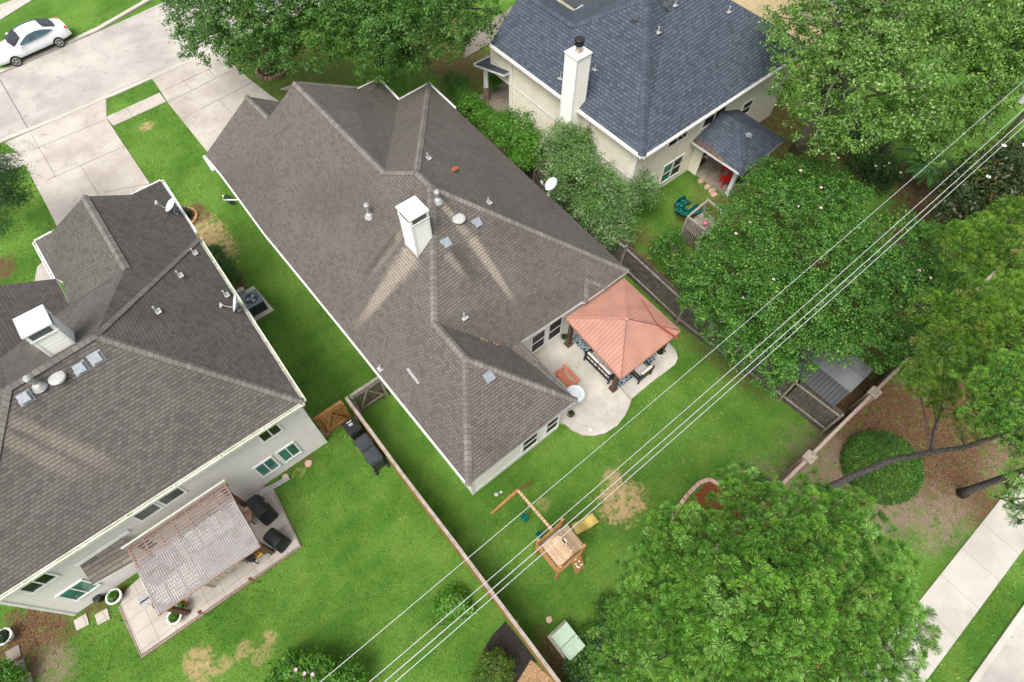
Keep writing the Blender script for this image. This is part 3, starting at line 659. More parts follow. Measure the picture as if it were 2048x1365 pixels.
ct = MB(); ct.box((-.48, 11.765, 0), (-.345, 11.9, 4.6)); ct.box((-10.91, 11.76, 0), (-10.8, 11.9, 4.6)); ct.build('corner_trim', M['trim'], L)
for (a0, a1, z0, z1, gl) in ((-2.1, -1.4, 3.0, 4.0, 'glass_dark'), (-3.02, -2.35, .72, 1.72, 'glass_green'), (-2.05, -1.4, .72, 1.72, 'glass_green'), (-6.65, -5.98, 3.1, 4.1, 'scr'), (-5.8, -5.12, 3.1, 4.05, 'scr'),
                             (-10.25, -9.5, 3.1, 4.1, 'glass_dark'), (-10.2, -9.45, .95, 1.95, 'glass_green')):
    if gl == 'scr' and 'scr' not in M: M['scr'] = ribbed('striped_reflection_glass', (.13, .13, .14), 0, .045, .35, .4, .3, .18)
    window(L, 1, 11.78, a0, a1, z0, z1, -1, M[gl], 'v' if gl != 'scr' else '', .07)
dr = MB(); dr.box((-7.75, 11.74, .05), (-7.05, 11.775, 2.05)); dr_o = dr.build('door', M['trim'], L)
MB().box((-7.6, 11.725, 1.0), (-7.2, 11.738, 1.85)).build('pane', M['glass_dark'], dr_o)
# shingled awning over the back door
Va = dict(a=P(164, 1143, 2.95), b=P(252, 1094, 2.95), c=P(271, 1122, 2.5), d=P(185, 1170, 2.5)); Va['a'].y = Va['b'].y = 11.76
roof(L, Va, [(('a', 'b', 'c', 'd'), 0)], [M['roof_brown'], M['trim']], .12, name='awning')
flb = MB(); flb.bar(Va['a'] + Vector((-.05, -.04, .10)), Va['b'] + Vector((.3, -.04, .10)), .04, .18); flb.build('ledger_board', M['white'], L)
chimney(rf, -5.4, -4.65, 15.65, 16.4, 6.6, 9.0, M['siding_chim'])
for px in ((193, 717), (161, 737), (50, 796)): boxvent(rf, on(px, 7.45), R(36), 0, .16)
turbine(rf, on((117, 758), 7.4), .25)
flue(rf, on((78, 773), 7.4), .4, .06)
for px, z in (((360, 553), 6.4), ((315, 625), 6.9), ((389, 508), 5.6), ((452, 592), 5.7)): ventpipe(rf, on(px, z), .32)
dish('satellite_dish', (344, 412), 5.4, P(352, 430, 4.95), 'grey satellite dish on the front gable edge of the left house, above the lawn strip', (-.5, .22, .84), .31)
dish('satellite_dish', (474, 605), 5.35, P(478, 622, 4.95), 'grey satellite dish on the eave of the left house right above the cooling unit', (-.90, .40, .55), .36)
# ================================================================== right house
Rr = empty('house', (24, 18, 0), 'two storey cream house at the top with a slate blue roof and tall cream chimney', 'house')
V = dict(fl=P(980.7, 87, 4.4), rl=P(1285, 312.7, 4.4), rr=P(1622, 93, 4.4), ap=P(1296, -8, 7.9), v=P(1148, 50, 6.25), g=P(1059, -10, 6.25), n2=P(1146, 22, 4.4), rt=P(1350, -64, 7.9))
V['fr2'] = Vector((V['fl'].x + .1, V['g'].y + 2.0, 4.4)); V['g2'] = Vector((V['g'].x, V['g'].y + 3.5, 6.25)); V['n1'] = Vector((V['n2'].x, V['g'].y + 3.5, 4.4)); V['ne'] = Vector((31.5, V['n2'].y, 4.4)); V['fl2'] = Vector((V['fl'].x, V['g'].y + 3.5, 4.4))
V['s'] = P(996, 80, 4.6); V['g1'] = P(1059, -10, 6.25)
V['gf'] = Vector((20.55, 24.2, 6.25)); V['n1'] = Vector((23.7, 25.3, 4.4)); V['fl2'] = V['fl'].copy()
rf = roof(Rr, V, [(('fl', 'rl', 'ap', 'v', 'gf'), 0), (('rl', 'rr', 'rt', 'ap'), 0), (('v', 'gf', 'n1', 'n2'), 0), (('v', 'n2', 'ne', 'rt', 'ap'), 0), (('rr', 'ne', 'rt'), 0)], [M['roof_blue'], M['trim']])
caps(rf, V, [('rl', 'ap', 'v', 'gf'), ('ap', 'rt')], M['cap_blue'], .2)
gutter(Rr, [V['rr'], V['rl'], V['fl']][::-1][::-1][::-1], M['trim'])
gutter(Rr, [P(1121, 8, 4.4), V['n2'], P(1163, 10, 4.4)], M['white'])
walls(Rr, [(rect(18.6, 13.1, 31.0, 22.9), 0, 4.3), (rect(18.62, 22.9, 23.2, 24.6), 2.4, 4.3)], M['siding_cream'])
nr = MB(); nr.prism(rect(24.0, 23.6, 31, 29), 2.6, 2.75); nr.build('lower_roof', M['darkgrey'], Rr); MB().box((24.6, 23.8, 3.92), (25.5, 26.1, 3.98)).build('dormer_roof', M['darkgrey'], Rr); nw_ = MB(); nw_.prism(rect(24.7, 23.9, 25.4, 26), 2.8, 3.9); nw_.build('dormer_wall', M['siding_cream'], Rr)
bd = MB(); bd.box((18.585, 13.1, 2.25), (18.6, 24.5, 2.4)); bd.box((18.585, 13.08, 0), (18.7, 13.2, 4.3)); bd.tube([Vector((18.5, 13.5, 4.2)), Vector((18.56, 13.5, 3.9)), Vector((18.56, 13.5, .1))], .05, 6)
bd.tube([Vector((18.5, 22.6, 4.2)), Vector((18.56, 22.6, 3.9)), Vector((18.56, 22.6, .1))], .045, 6); bd.tube([Vector((18.5, 16.4, 4.2)), Vector((18.56, 16.4, 3.9)), Vector((18.56, 16.4, .1))], .05, 6); bd.build('downspout', M['trim'], Rr)
def wpx(px, y): return PW(px[0], px[1], 1, y)
for (p0, p1, gl, sp) in (((1338, 288), (1375, 262), 'glass_dark', 'v'), ((1408, 245), (1452, 215), 'glass_dark', 'v'), ((1484, 222), (1502, 210), 'glass_dark', 'h')):
    a = wpx(p0, 13.08); b_ = wpx(p1, 13.08); zc = (a.z + b_.z) / 2; window(Rr, 1, 13.1, a.x, b_.x, max(.3, zc - (.3 if p0[0] < 1400 else .42)), zc + (.15 if p0[0] < 1400 else .4), -1, M[gl], sp, .08)
window(Rr, 1, 13.1, 21.2, 21.85, .5, 1.7, -1, M['glass_green'], 'h', .08); window(Rr, 1, 13.1, 21.98, 22.65, .5, 1.7, -1, M['glass_dark'], 'h', .08); window(Rr, 1, 13.1, 19.4, 20.4, .5, 1.6, -1, M['glass_dark'], 'h', .08)
chimney(rf, 17.75, 18.62, 16.95, 17.75, 0, 7.25, siding('siding_pale_cream', (.78, .76, .67), .17, .06), 'flat')
for px, z in (((1190, 140), 5.6), ((1121, 158), 4.9)): ventpipe(rf, on(px, z), .3, .03, 'metal')
for px, z in (((1316, 66), 7.0), ((1350, 12), 7.5), ((1457, 25), 6.6)): ventpipe(rf, on(px, z), .3, .05, 'metal')
for px, z in (((1271, 38), 7.2), ((1331, 12), 7.7)): boxvent(rf, on(px, z), R(20), R(-60), .17, 'darkgrey')
# front porch at the left corner
Vp = dict(a=P(949, 129, 2.5), b=P(1008, 95, 3.3), c=P(1008, 150, 3.3), d=P(996, 100, 2.5))
Vp = dict(a=Vector((17.9, 25.2, 2.45)), b=Vector((20.0, 25.2, 2.45)), c=Vector((20.0, 23.2, 3.3)), d=Vector((18.55, 23.05, 3.25)))
Vp['a'] = P(949, 129, 2.45); Vp['d'] = P(1008, 150, 3.1); Vp['b'] = Vp['a'] + Vector((4.6, 0, 0)); Vp['c'] = Vp['d'] + Vector((4.0, 0, 0))
pr = roof(Rr, Vp, [(('a', 'b', 'c', 'd'), 0)], [M['roof_blue'], M['trim']], .14, name='porch_roof')
gutter(pr, [Vp['a'], Vp['b']][::-1], M['white'])
slab_ = MB(); pb = P(978, 212); slab_.prism([(18.3, 22.95), (23.0, 22.95), (23.0, 25.6), (18.3, 25.6)], 0, .1); slab_.build('porch_floor', M['flag'], Rr)
pc = P(969, 208); mb = MB(); mb.lathe((18.55, 25.0, 0), [(.24, .1), (.24, .95), (.27, .96), (.27, 1.0)], 4); po = mb.build('post_base', M['pillar_stone'], Rr)
MB().lathe((18.55, 25.0, 1.0), [(.2, 0), (.14, 1.35)], 4).build('post', M['white'], Rr)
# rear covered porch
Vq = dict(a=P(1385, 284, 2.5), b=P(1484, 350, 2.5), c=P(1570, 280, 2.5), d=P(1477, 219, 2.5), e=P(1478, 247, 3.5), f=P(1445, 224, 3.4))
Vq['f'].y = 13.0
pr = roof(Rr, Vq, [(('a', 'b', 'e', 'f'), 0), (('b', 'c', 'e'), 0), (('c', 'd', 'f', 'e'), 0)], [M['roof_blue'], M['trim']], .14, name='porch_roof')
caps(pr, Vq, [('b', 'e'), ('c', 'e'), ('e', 'f')], M['cap_blue'], .14, .02)
gutter(pr, [Vq['c'], Vq['b'], Vq['a']], M['trim'])
boxvent(pr, P(1497, 272, 3.2), R(20), R(60), .12)
mb = MB(); q0_ = P(1388, 287, 2.52); q1_ = P(1445, 325, 2.52)
for k in range(170):
    t_ = random.random(); dd_ = abs(random.gauss(0, .16)) * (1.25 - t_); c0 = q0_.lerp(q1_, t_) + Vector((dd_, 0, dd_ * .42 + .03)); s_ = random.uniform(.02, .05); a_ = random.uniform(0, 6)
    mb.face([c0 + Vector((s_ * math.cos(a_ + j * 1.57), s_ * .8 * math.sin(a_ + j * 1.57), .02)) for j in range(4)])
mb.build('leaf_litter', plain('brown_leaf_litter', (.24, .13, .07), .95, .5, 30), pr)
s_ = MB(); s_.prism([(23.7, 10.25), (26.9, 10.35), (26.9, 13.1), (23.7, 13.1)], 0, .1); s_.build('porch_floor', M['flag'], Rr)
EXC.append(rect(23.7, 10.25, 26.9, 13.1)); EXC.append(rect(18.3, 13, 31.5, 24.6))
for (x, y) in ((23.85, 10.42), (26.7, 10.5)): MB().box((x - .1, y - .1, .1), (x + .1, y + .1, 2.3)).build('post', M['white'], Rr)
mb = MB(); mb.box((23.55, 12.5, .1), (23.62, 13.08, 2.2)); mb.box((23.62, 12.98, .1), (26.3, 13.09, 2.2)); mb.build('porch_wall', M['siding_cream'], Rr)
window(Rr, 1, 12.98, 24.2, 24.9, .5, 2.0, -1, M['glass_green'], 'h', .07)
# house far beyond
H4 = empty('house', (40, 26, 0), 'beige sided wall of another house beyond the slate blue roof at the top edge', 'house')
a = P(1480, -10, 4.3); b_ = P(1575, 55, 4.3)
walls(H4, [([(36.0, 13.5), (46, 13.5), (46, 30), (36.0, 30)], 0, 4.6)], siding('siding_tan', (.62, .49, .30), .2))
Vh = dict(a=Vector((35.6, 13.1, 4.6)), b=Vector((46.4, 13.1, 4.6)), c=Vector((46.4, 30.4, 4.6)), d=Vector((35.6, 30.4, 4.6)), e=Vector((41, 18, 8)), f=Vector((41, 25, 8)))
roof(H4, Vh, [(('a', 'b', 'e'), 0), (('b', 'c', 'f', 'e'), 0), (('c', 'd', 'f'), 0), (('d', 'a', 'e', 'f'), 0)], [M['roof_blue'], M['trim']])
EXC += [rect(2.9, 9.3, 13.8, 26.8), rect(2.9, 6, 7.7, 9.5), rect(-11, 11.7, -.3, 23)]
# ================================================================== foliage
def leafmat(name, lo, hi, rough=.45, trans=.25, spec=.35, third=None):
    m, nt, b = newmat(name, rough, spec)
    ge = nt.nodes.new('ShaderNodeNewGeometry'); r = E(nt, ge.outputs['Random Per Island'])
    v, x, y, z = pos(nt, 'World')
    c = mixc(nt, r, lo, hi)
    c = mixc(nt, noise(nt, v, .8, 3, .6).ss(.35, .7) * .45, c, [k * .62 for k in lo])
    c = mixc(nt, 1.0, c, mixc(nt, noise(nt, v, 3.2, 3, .7).ss(.3, .7), (.55, .60, .55), (1.35, 1.28, 1.2)), 'MULTIPLY')
    if third: c = mixc(nt, (r * 37.7).fr().gt(1 - third[1]) * noise(nt, v, .9, 2).ss(.4, .6), c, third[0])
    nt.links.new(c, b.inputs['Base Color'])
    t = nt.nodes.new('ShaderNodeBsdfTranslucent'); nt.links.new(c, t.inputs[0]); mx = nt.nodes.new('ShaderNodeMixShader'); mx.inputs[0].default_value = trans
    out = nt.nodes['Material Output']; nt.links.new(b.outputs[0], mx.inputs[1]); nt.links.new(t.outputs[0], mx.inputs[2]); nt.links.new(mx.outputs[0], out.inputs[0])
    return m
LM = {
 'oak': leafmat('oak_leaf', (.022, .085, .010), (.10, .245, .03), trans=.25),
 'oak2': leafmat('broad_leaf', (.045, .135, .012), (.15, .30, .04), third=((.30, .42, .16), .12)),
 'pale': leafmat('pale_glossy_leaf', (.05, .15, .018), (.19, .35, .06), third=((.33, .46, .17), .12)),
 'myrtle': leafmat('myrtle_leaf', (.026, .110, .012), (.10, .255, .034), third=((.22, .36, .05), .10)),
 'bright': leafmat('bright_leaf', (.035, .135, .008), (.11, .28, .02)),
 'grey': leafmat('greyish_leaf', (.050, .145, .028), (.165, .32, .075), third=((.36, .44, .26), .2)),
 'dark': leafmat('dark_leaf', (.010, .035, .008), (.035, .085, .018)),
 'magnolia': leafmat('magnolia_leaf', (.012, .035, .008), (.06, .095, .025), rough=.3, third=((.16, .09, .03), .15)),
 'clip': leafmat('clipped_leaf', (.035, .125, .010), (.11, .26, .025)),
 'dome': leafmat('dome_leaf', (.022, .085, .010), (.11, .27, .03), third=((.30, .48, .08), .08)),
 'clipy': leafmat('clipped_yellow_leaf', (.035, .105, .010), (.12, .21, .02), third=((.32, .36, .05), .15)),
 'pine': leafmat('pine_needles', (.055, .190, .016), (.20, .43, .055), trans=.12, rough=.5, third=((.24, .46, .10), .25)),
 'pined': leafmat('far_pine_needles', (.065, .18, .012), (.19, .36, .035), trans=.12, third=((.24, .24, .05), .06)),
 'willow': leafmat('feathery_leaf', (.018, .075, .012), (.045, .13, .028)),
 'banana': leafmat('banana_leaf', (.03, .12, .02), (.07, .20, .04), rough=.35),
}
CANDLE = plain('pine_candle', (.42, .40, .13), .7, .2)
def mesh_arrays(name, V, Fq, mat, parent, smooth=False):
    """V (n,3); Fq (m,k) faces with constant k"""
    me = bpy.data.meshes.new(name); k = Fq.shape[1]
    me.vertices.add(len(V)); me.vertices.foreach_set('co', np.ascontiguousarray(V, dtype=np.float32).ravel())
    me.loops.add(Fq.size); me.loops.foreach_set('vertex_index', Fq.astype(np.int32).ravel())
    me.polygons.add(len(Fq)); me.polygons.foreach_set('loop_start', (np.arange(len(Fq)) * k).astype(np.int32)); me.polygons.foreach_set('loop_total', np.full(len(Fq), k, np.int32))
    me.update(calc_edges=True); me.materials.append(mat)
    o = bpy.data.objects.new(name, me); C.collection.objects.link(o)
    if parent is not None: o.parent = parent; o.matrix_parent_inverse = WM(parent).inverted()
    return o
def unit(a): return a / (np.linalg.norm(a, axis=-1, keepdims=True) + 1e-9)
def leafcloud(name, blobs, n, size, mat, parent, cl=.42, clump=26, up=.55, seed=0, aspect=.5, inner=.25, flatz=1.0, droop=0, lumpy=1):
    """blobs (x,y,z,rx,ry,rz): clusters of leaves on and inside the ellipsoids"""
    r = np.random.default_rng(seed + 11); B = np.array([b for b in blobs], float)
    area = (B[:, 3] * B[:, 4] + B[:, 3] * B[:, 5] + B[:, 4] * B[:, 5]); pr_ = area / area.sum()
    nc = max(4, n // clump); bi = r.choice(len(B), nc, p=pr_)
    d = unit(r.normal(size=(nc, 3)) + np.array([0, 0, .35])); d[:, 2] = np.where(d[:, 2] < -.55, -d[:, 2], d[:, 2])
    rad = 1 - np.abs(r.normal(size=nc)) * inner; rad = np.clip(rad, .15, 1.04)
    # lumpy surface
    ph = r.uniform(0, 6.28, (3,)); lump = 1 + lumpy * .10 * np.sin(d[:, 0] * 6 + ph[0] + bi) * np.sin(d[:, 1] * 6 + ph[1]) + lumpy * .06 * np.sin(d[:, 2] * 9 + ph[2])
    cen = B[bi, :3] + d * B[bi, 3:6] * (rad * lump)[:, None]
    ci = r.integers(0, nc, n); cs = cl * r.uniform(.6, 1.25, nc)
    off = r.normal(size=(n, 3)) * .5; off[:, 2] *= .6
    p = cen[ci] + off * cs[ci][:, None]
    if droop: p[:, 2] -= droop * np.abs(off[:, 0] * off[:, 1])
    p = p[p[:, 2] > .04]; n = len(p)
    nrm = unit(unit(off[:n] + 0) * .45 + d[ci[:n]] * .4 + r.normal(size=(n, 3)) * .42 + np.array([0, 0, up]))
    t = unit(np.cross(nrm, r.normal(size=(n, 3)))); s = np.cross(nrm, t)
    L = (size * r.uniform(.65, 1.35, n))[:, None]; W = L * aspect
    V = np.empty((n, 4, 3)); V[:, 0] = p - t * L * .5; V[:, 1] = p + s * W * .5 + t * L * .05; V[:, 2] = p + t * L * .5; V[:, 3] = p - s * W * .5 + t * L * .05
    return mesh_arrays(name, V.reshape(-1, 3), np.arange(n * 4).reshape(n, 4), mat, parent), cen
def trunk_mesh(base, top, r0, tips, mat, parent, name='trunk', bend=0, nl=7, seed=0, rr=.35):
    r = random.Random(seed); base = Vector(base); top = Vector(top); mb = MB()
    pts = [base.lerp(top, k / 6) + Vector((math.sin(k * 1.1) * bend, math.cos(k * 1.3) * bend, 0)) for k in range(7)]; pts[0] = base
    mb.tube(pts, [r0 * (1.35 if k == 0 else 1 - .62 * k / 6) for k in range(7)], 10)
    for i, tp in enumerate(tips):
        tp = Vector(tp); s = pts[2 + i % 4]; mid = s.lerp(tp, .5) + Vector((r.uniform(-.3, .3), r.uniform(-.3, .3), r.uniform(.0, .4)))
        mb.tube([s, s.lerp(mid, .6), mid, tp], [r0 * rr, r0 * rr * .75, r0 * rr * .55, r0 * .06], 6)
    return mb.build(name, mat, parent, smooth=True)
def blobs_px(lst):
    out = []
    for x, y, z, r_, rz in lst:
        p = P(x, y, z); out.append((p.x, p.y, p.z, r_, r_, rz))
    return out
def tree(name, label, cat, base, blobs, n, size, mat, bark='bark', r0=.22, group=None, seed=0, ntips=26, flowers=None, trunk_top=None, **kw):
    b0 = Vector(base); t = empty(name, b0, label, cat, group)
    cr, cen = leafcloud('crown', blobs, n, size, LM[mat], t, seed=seed, **kw)
    r = np.random.default_rng(seed); idx = r.choice(len(cen), min(ntips, len(cen)), replace=False)
    zt = max(b[2] for b in blobs); cx = np.mean([b[0] for b in blobs]); cy = np.mean([b[1] for b in blobs])
    top = trunk_top or (b0.x * .4 + cx * .6, b0.y * .4 + cy * .6, zt)
    trunk_mesh(b0, top, r0, [tuple(cen[i]) for i in idx], M[bark], t, seed=seed, bend=.06)
    if flowers:
        k, fm, fs = flowers; outer = cen[cen[:, 2] > np.quantile(cen[:, 2], .55)]; fi = r.choice(len(outer), k, replace=False); mb = MB()
        for i in fi:
            c_ = Vector(outer[i]) + Vector((0, 0, .22))
            for q in range(5):
                a = q * 1.256 + i; mb.face([c_, c_ + Vector((math.cos(a) * fs, math.sin(a) * fs, .03)), c_ + Vector((math.cos(a + .7) * fs * 1.1, math.sin(a + .7) * fs * 1.1, .05)), c_ + Vector((math.cos(a + 1.2) * fs * .7, math.sin(a + 1.2) * fs * .7, .02))])
        mb.build('blossoms', M[fm], t)
    return t
# --- oaks along the front street (top left)
tree('oak_tree', 'large dark green oak beside the driveway of the middle house, nearest the street', 'tree', P(545, 142), blobs_px([(430, 25, 4.5, 2.8, 1.6), (420, 90, 3.8, 1.7, 1.0), (520, 50, 5.4, 2.9, 1.7), (610, 20, 6.2, 2.9, 1.8), (610, 90, 5.0, 2.0, 1.4), (500, -30, 6, 3.5, 2), (380, 10, 4.2, 1.5, 1.0), (530, 105, 4.3, 1.5, 1.0), (480, 110, 3.6, 1.1, .8), (560, -20, 7, 3, 2)]), 50000, .14, 'oak', r0=.28, seed=1, cl=.34, clump=42, inner=.2)
tree('oak_tree', 'dark green oak in front of the middle house, right of the bigger street oak', 'tree', P(760, 125), blobs_px([(760, 30, 6, 2.9, 2), (700, 70, 5.0, 2.0, 1.4), (830, 90, 5.0, 2.2, 1.4), (760, 110, 4.4, 1.8, 1.2), (820, 130, 3.8, 1.3, .9), (900, 40, 5.4, 2.4, 1.5), (850, -10, 6.4, 3, 2), (700, -10, 6.6, 3, 2), (955, 30, 4.6, 1.6, 1.0), (790, 60, 6.6, 1.8, 1.2)]), 46000, .14, 'oak', r0=.26, seed=2, cl=.34, clump=42, inner=.2)
rb = MB(); c0 = P(545, 142)
for k in range(22):
    a = k * 6.283 / 22; rb.bar(c0 + Vector((.95 * math.cos(a), .95 * math.sin(a), .1)), c0 + Vector((.95 * math.cos(a + .24), .95 * math.sin(a + .24), .1)), .16, .2)
tag(rb.build('tree_ring', M['pillar_stone']), 'low brick ring around the trunk of the street oak', 'edging')
slab('tree_ring_soil', [(c0.x + .9 * math.cos(k * .5), c0.y + .9 * math.sin(k * .5)) for k in range(12)], .06, M['soil'], world=True)
# --- tall pale tree at the top right
tree('tall_tree', 'tall pale green tree towering behind the cream house at the top right', 'tree', P(1592, 302), blobs_px([(1640, 60, 8, 2.4, 1.7), (1760, 60, 9, 2.9, 2), (1600, 150, 7.2, 1.6, 1.3), (1700, 160, 8.4, 2.2, 1.7), (1640, 240, 7, 1.4, 1.0), (1800, 150, 8.6, 2.1, 1.6), (1870, 40, 9, 2.8, 2), (1720, 250, 7.4, 1.5, 1.0), (1820, 225, 7.6, 1.5, 1.1), (1580, 60, 6.5, 1.5, 1.0), (1560, 190, 6, .9, .8), (1660, 290, 6.2, .9, .6), (1700, -20, 9, 3, 2)]), 50000, .13, 'pale', 'palebark', r0=.3, seed=3, cl=.30, clump=40, ntips=60, inner=.32)
tree('tall_tree', 'tall bright green tree in the top right corner above the wires', 'tree', P(1960, 260), blobs_px([(1950, 30, 8.5, 2.6, 1.8), (2040, 40, 8.5, 2.8, 1.8), (1900, 130, 7.6, 2.0, 1.4), (1970, 150, 7, 1.9, 1.2), (1900, 230, 6.4, 1.5, 1.0), (1860, 290, 5.0, 1.2, .8), (2060, 120, 7, 2, 1.3), (1960, 240, 5, 1.2, .8), (1830, 290, 5.2, 1.0, .7)]), 38000, .14, 'oak2', 'palebark', r0=.24, seed=4, cl=.32, clump=40)
# --- crepe myrtles behind the fence
MG = 'crepe myrtles behind the side fence'
tree('myrtle_tree', 'crepe myrtle with pink blossoms beside the small wooden fort, topmost of the myrtle row', 'tree', P(1560, 420), blobs_px([(1560, 400, 4.2, 2.0, 1.3), (1480, 440, 3.8, 1.5, 1.1), (1640, 390, 4.2, 1.8, 1.2), (1600, 350, 3.6, 1.2, .8), (1440, 500, 3.6, 1.2, .9), (1530, 360, 3.4, 1.1, .7), (1690, 400, 3.8, 1.1, .9)]), 26000, .11, 'myrtle', r0=.1, clump=34, group=MG, seed=5, cl=.27, flowers=(8, 'blossom', .07))
tree('myrtle_tree', 'crepe myrtle with dense dark foliage right of the red gazebo behind the fence', 'tree', P(1470, 600), blobs_px([(1470, 560, 4.3, 1.7, 1.3), (1410, 560, 3.8, 1.1, 1.0), (1540, 590, 4.3, 1.6, 1.3), (1450, 640, 3.8, 1.2, .9), (1520, 500, 4.2, 1.5, 1.2), (1480, 690, 3.4, 1.0, .8), (1560, 660, 3.8, 1.3, .9), (1540, 740, 3.0, .8, .7), (1590, 730, 3.1, .8, .6), (1400, 600, 3.3, .8, .8), (1450, 700, 3, .5, .6), (1385, 590, 2.7, .65, .6), (1425, 655, 2.6, .6, .6), (1478, 725, 2.6, .6, .5), (1535, 765, 2.4, .5, .4)]), 28000, .11, 'myrtle', r0=.1, clump=34, group=MG, seed=6, cl=.25, flowers=(3, 'blossom', .06))
tree('myrtle_tree', 'crepe myrtle with yellow green shoots under the wires, above the grey shed', 'tree', P(1650, 560), blobs_px([(1640, 520, 4.6, 1.7, 1.3), (1700, 600, 4.6, 1.5, 1.2), (1620, 640, 4.2, 1.3, 1.0), (1680, 470, 4.4, 1.3, 1.0), (1680, 680, 4.0, 1.1, .8), (1610, 590, 4.6, 1.2, 1.0), (1640, 680, 3.9, .8, .6)]), 26000, .11, 'myrtle', r0=.1, clump=34, group=MG, seed=7, cl=.25)
tree('myrtle_tree', 'crepe myrtle between the grey shed and the pine, rightmost of the myrtle row', 'tree', P(1800, 600), blobs_px([(1800, 560, 4.5, 1.8, 1.3), (1870, 590, 4.2, 1.6, 1.2), (1760, 660, 4.2, 1.3, 1.0), (1830, 660, 4.0, 1.4, 1.0), (1790, 480, 4.3, 1.6, 1.2), (1880, 500, 4, 1.5, 1.1), (1740, 540, 4.6, 1.2, 1.0), (1800, 710, 3.6, 1.0, .7), (1900, 650, 3.8, 1.1, .8), (1770, 730, 3.2, .6, .5)]), 28000, .11, 'myrtle', r0=.1, clump=34, group=MG, seed=8, cl=.25, flowers=(2, 'blossom', .06))
# --- shrubs between the houses
def shrub(label, bl, n, size, mat, seed, bark='bark', cat='shrub', name='shrub', **kw):
    b = bl[0]; return tree(name, label, cat, (b[0], b[1], 0), bl, n, size, mat, bark, r0=kw.pop('r0', .05), seed=seed, ntips=kw.pop('ntips', 12), **kw)
shrub('bright green rounded shrub against the cream house, nearest its front porch', blobs_px([(920, 175, .9, .9, .8), (905, 168, .8, .7, .7)]), 9000, .06, 'clip', 20, cl=.16)
shrub('bright green leafy bush between the houses, just above the satellite dish side', blobs_px([(1030, 270, 2.4, 1.15, 1.3), (1000, 258, 2.0, .8, 1.0), (1060, 300, 2.2, .9, 1.1), (1040, 330, 1.8, .7, .8)]), 13000, .11, 'bright', 21, cl=.28)
shrub('low bright green bush between the two roofs near the cream porch', blobs_px([(940, 215, 1.4, .9, .9), (965, 240, 1.3, .7, .8), (925, 195, 1.1, .6, .7)]), 8000, .10, 'bright', 22, cl=.26)
shrub('greyish green tree like bush left of the big cream chimney', blobs_px([(1125, 285, 2.9, 1.0, 1.2), (1160, 290, 2.7, .8, 1.0), (1095, 310, 2.3, .7, 1.0)]), 9000, .09, 'grey', 23, cl=.28)
shrub('large greyish green bush right of the satellite dish', blobs_px([(1160, 345, 2.8, 1.3, 1.3), (1200, 370, 2.5, 1.1, 1.2), (1120, 350, 2.4, .9, 1.0), (1150, 310, 2.7, .9, .9), (1120, 395, 1.8, .8, .8), (1165, 420, 1.6, .8, .8)]), 21000, .09, 'grey', 24, cl=.28, inner=.35)
shrub('loose grey green bush in front of the cream house corner window', blobs_px([(1205, 430, 2.0, 1.2, 1.1), (1240, 400, 2.1, 1.1, 1.1), (1180, 410, 1.9, .9, 1.0), (1290, 375, 2.1, .8, .9), (1250, 450, 1.5, .9, .8), (1300, 395, 1.6, .7, .7), (1190, 450, 1.2, .6, .6), (1215, 470, 1.5, .8, .7), (1240, 480, 1.3, .6, .6)]), 25000, .085, 'grey', 25, cl=.28, inner=.4, ntips=40)
shrub('dark green hedge plant under the crepe myrtle beside the side fence', blobs_px([(1330, 500, 1.0, .8, .8), (1400, 600, 1.8, .55, .7), (1360, 530, 1.1, .8, .8), (1375, 560, 1.2, .7, .7), (1345, 480, .9, .6, .6)]), 8000, .10, 'myrtle', 26, cl=.28)
shrub('dark shrub with white flowers at the edge of the top right lawn', blobs_px([(1700, 275, 1.0, 1.1, .9), (1740, 300, 1.1, 1.0, .9), (1720, 335, .9, .9, .8), (1760, 360, .9, .9, .8)]), 9000, .10, 'dark', 27, cl=.28, flowers=(14, 'blossomw', .07))
shrub('pale green rounded shrub left of the banana plant', blobs_px([(1722, 325, 1.1, .7, .7), (1765, 340, 1.2, .9, .8)]), 6000, .10, 'oak', 28, cl=.25)
tree('magnolia_tree', 'dark magnolia with large white flowers at the right edge below the wires', 'tree', P(1990, 400), blobs_px([(1990, 350, 5.0, 1.7, 1.3), (1930, 410, 4.4, 1.3, 1.0), (2030, 400, 5.0, 1.7, 1.3), (1970, 450, 4.2, 1.3, 1.0), (2040, 320, 4.8, 1.4, 1.0), (1910, 370, 4.0, .9, .8)]), 14000, .17, 'magnolia', r0=.16, seed=9, cl=.4, flowers=(11, 'blossomw', .10), aspect=.42)
shrub('clipped dome shaped shrub on brown mulch beside the leaning pine trunk', [(P(1755, 938).x, P(1755, 938).y,   .15, 1.55, 1.5, 1.25)], 70000, .05, 'dome', 30, cl=.07, inner=.02, clump=9, lumpy=.12)
shrub('clipped shrub with yellow tips on the black mulch beside the long fence', blobs_px([(990, 1340, .5, .62, .55), (975, 1375, .5, .6, .5)]), 12000, .05, 'clipy', 31, cl=.09, inner=.03, clump=10)
shrub('small bright green leafy plant in the lawn left of the long fence', blobs_px([(905, 1205, .35, .5, .3), (890, 1225, .3, .4, .25), (925, 1220, .3, .35, .25)]), 3000, .12, 'bright', 32, cl=.2, ntips=8, up=.9)
shrub('leafy shrub with pink flowers at the bottom edge beside the wires', blobs_px([(590, 1335, .7, .55, .5), (640, 1350, .9, .7, .6), (700, 1365, .8, .6, .5), (560, 1365, .6, .5, .4)]), 9000, .11, 'bright', 33, cl=.22, flowers=(4, 'blossom', .06))
shrub('leafy weeds under the big pine beside the green utility box', blobs_px([(1190, 1300, .4, .9, .35), (1230, 1240, .4, .9, .4), (1160, 1350, .4, .7, .35), (1210, 1350, .5, 1.0, .5)]), 9000, .09, 'oak', 34, cl=.22, up=.8)
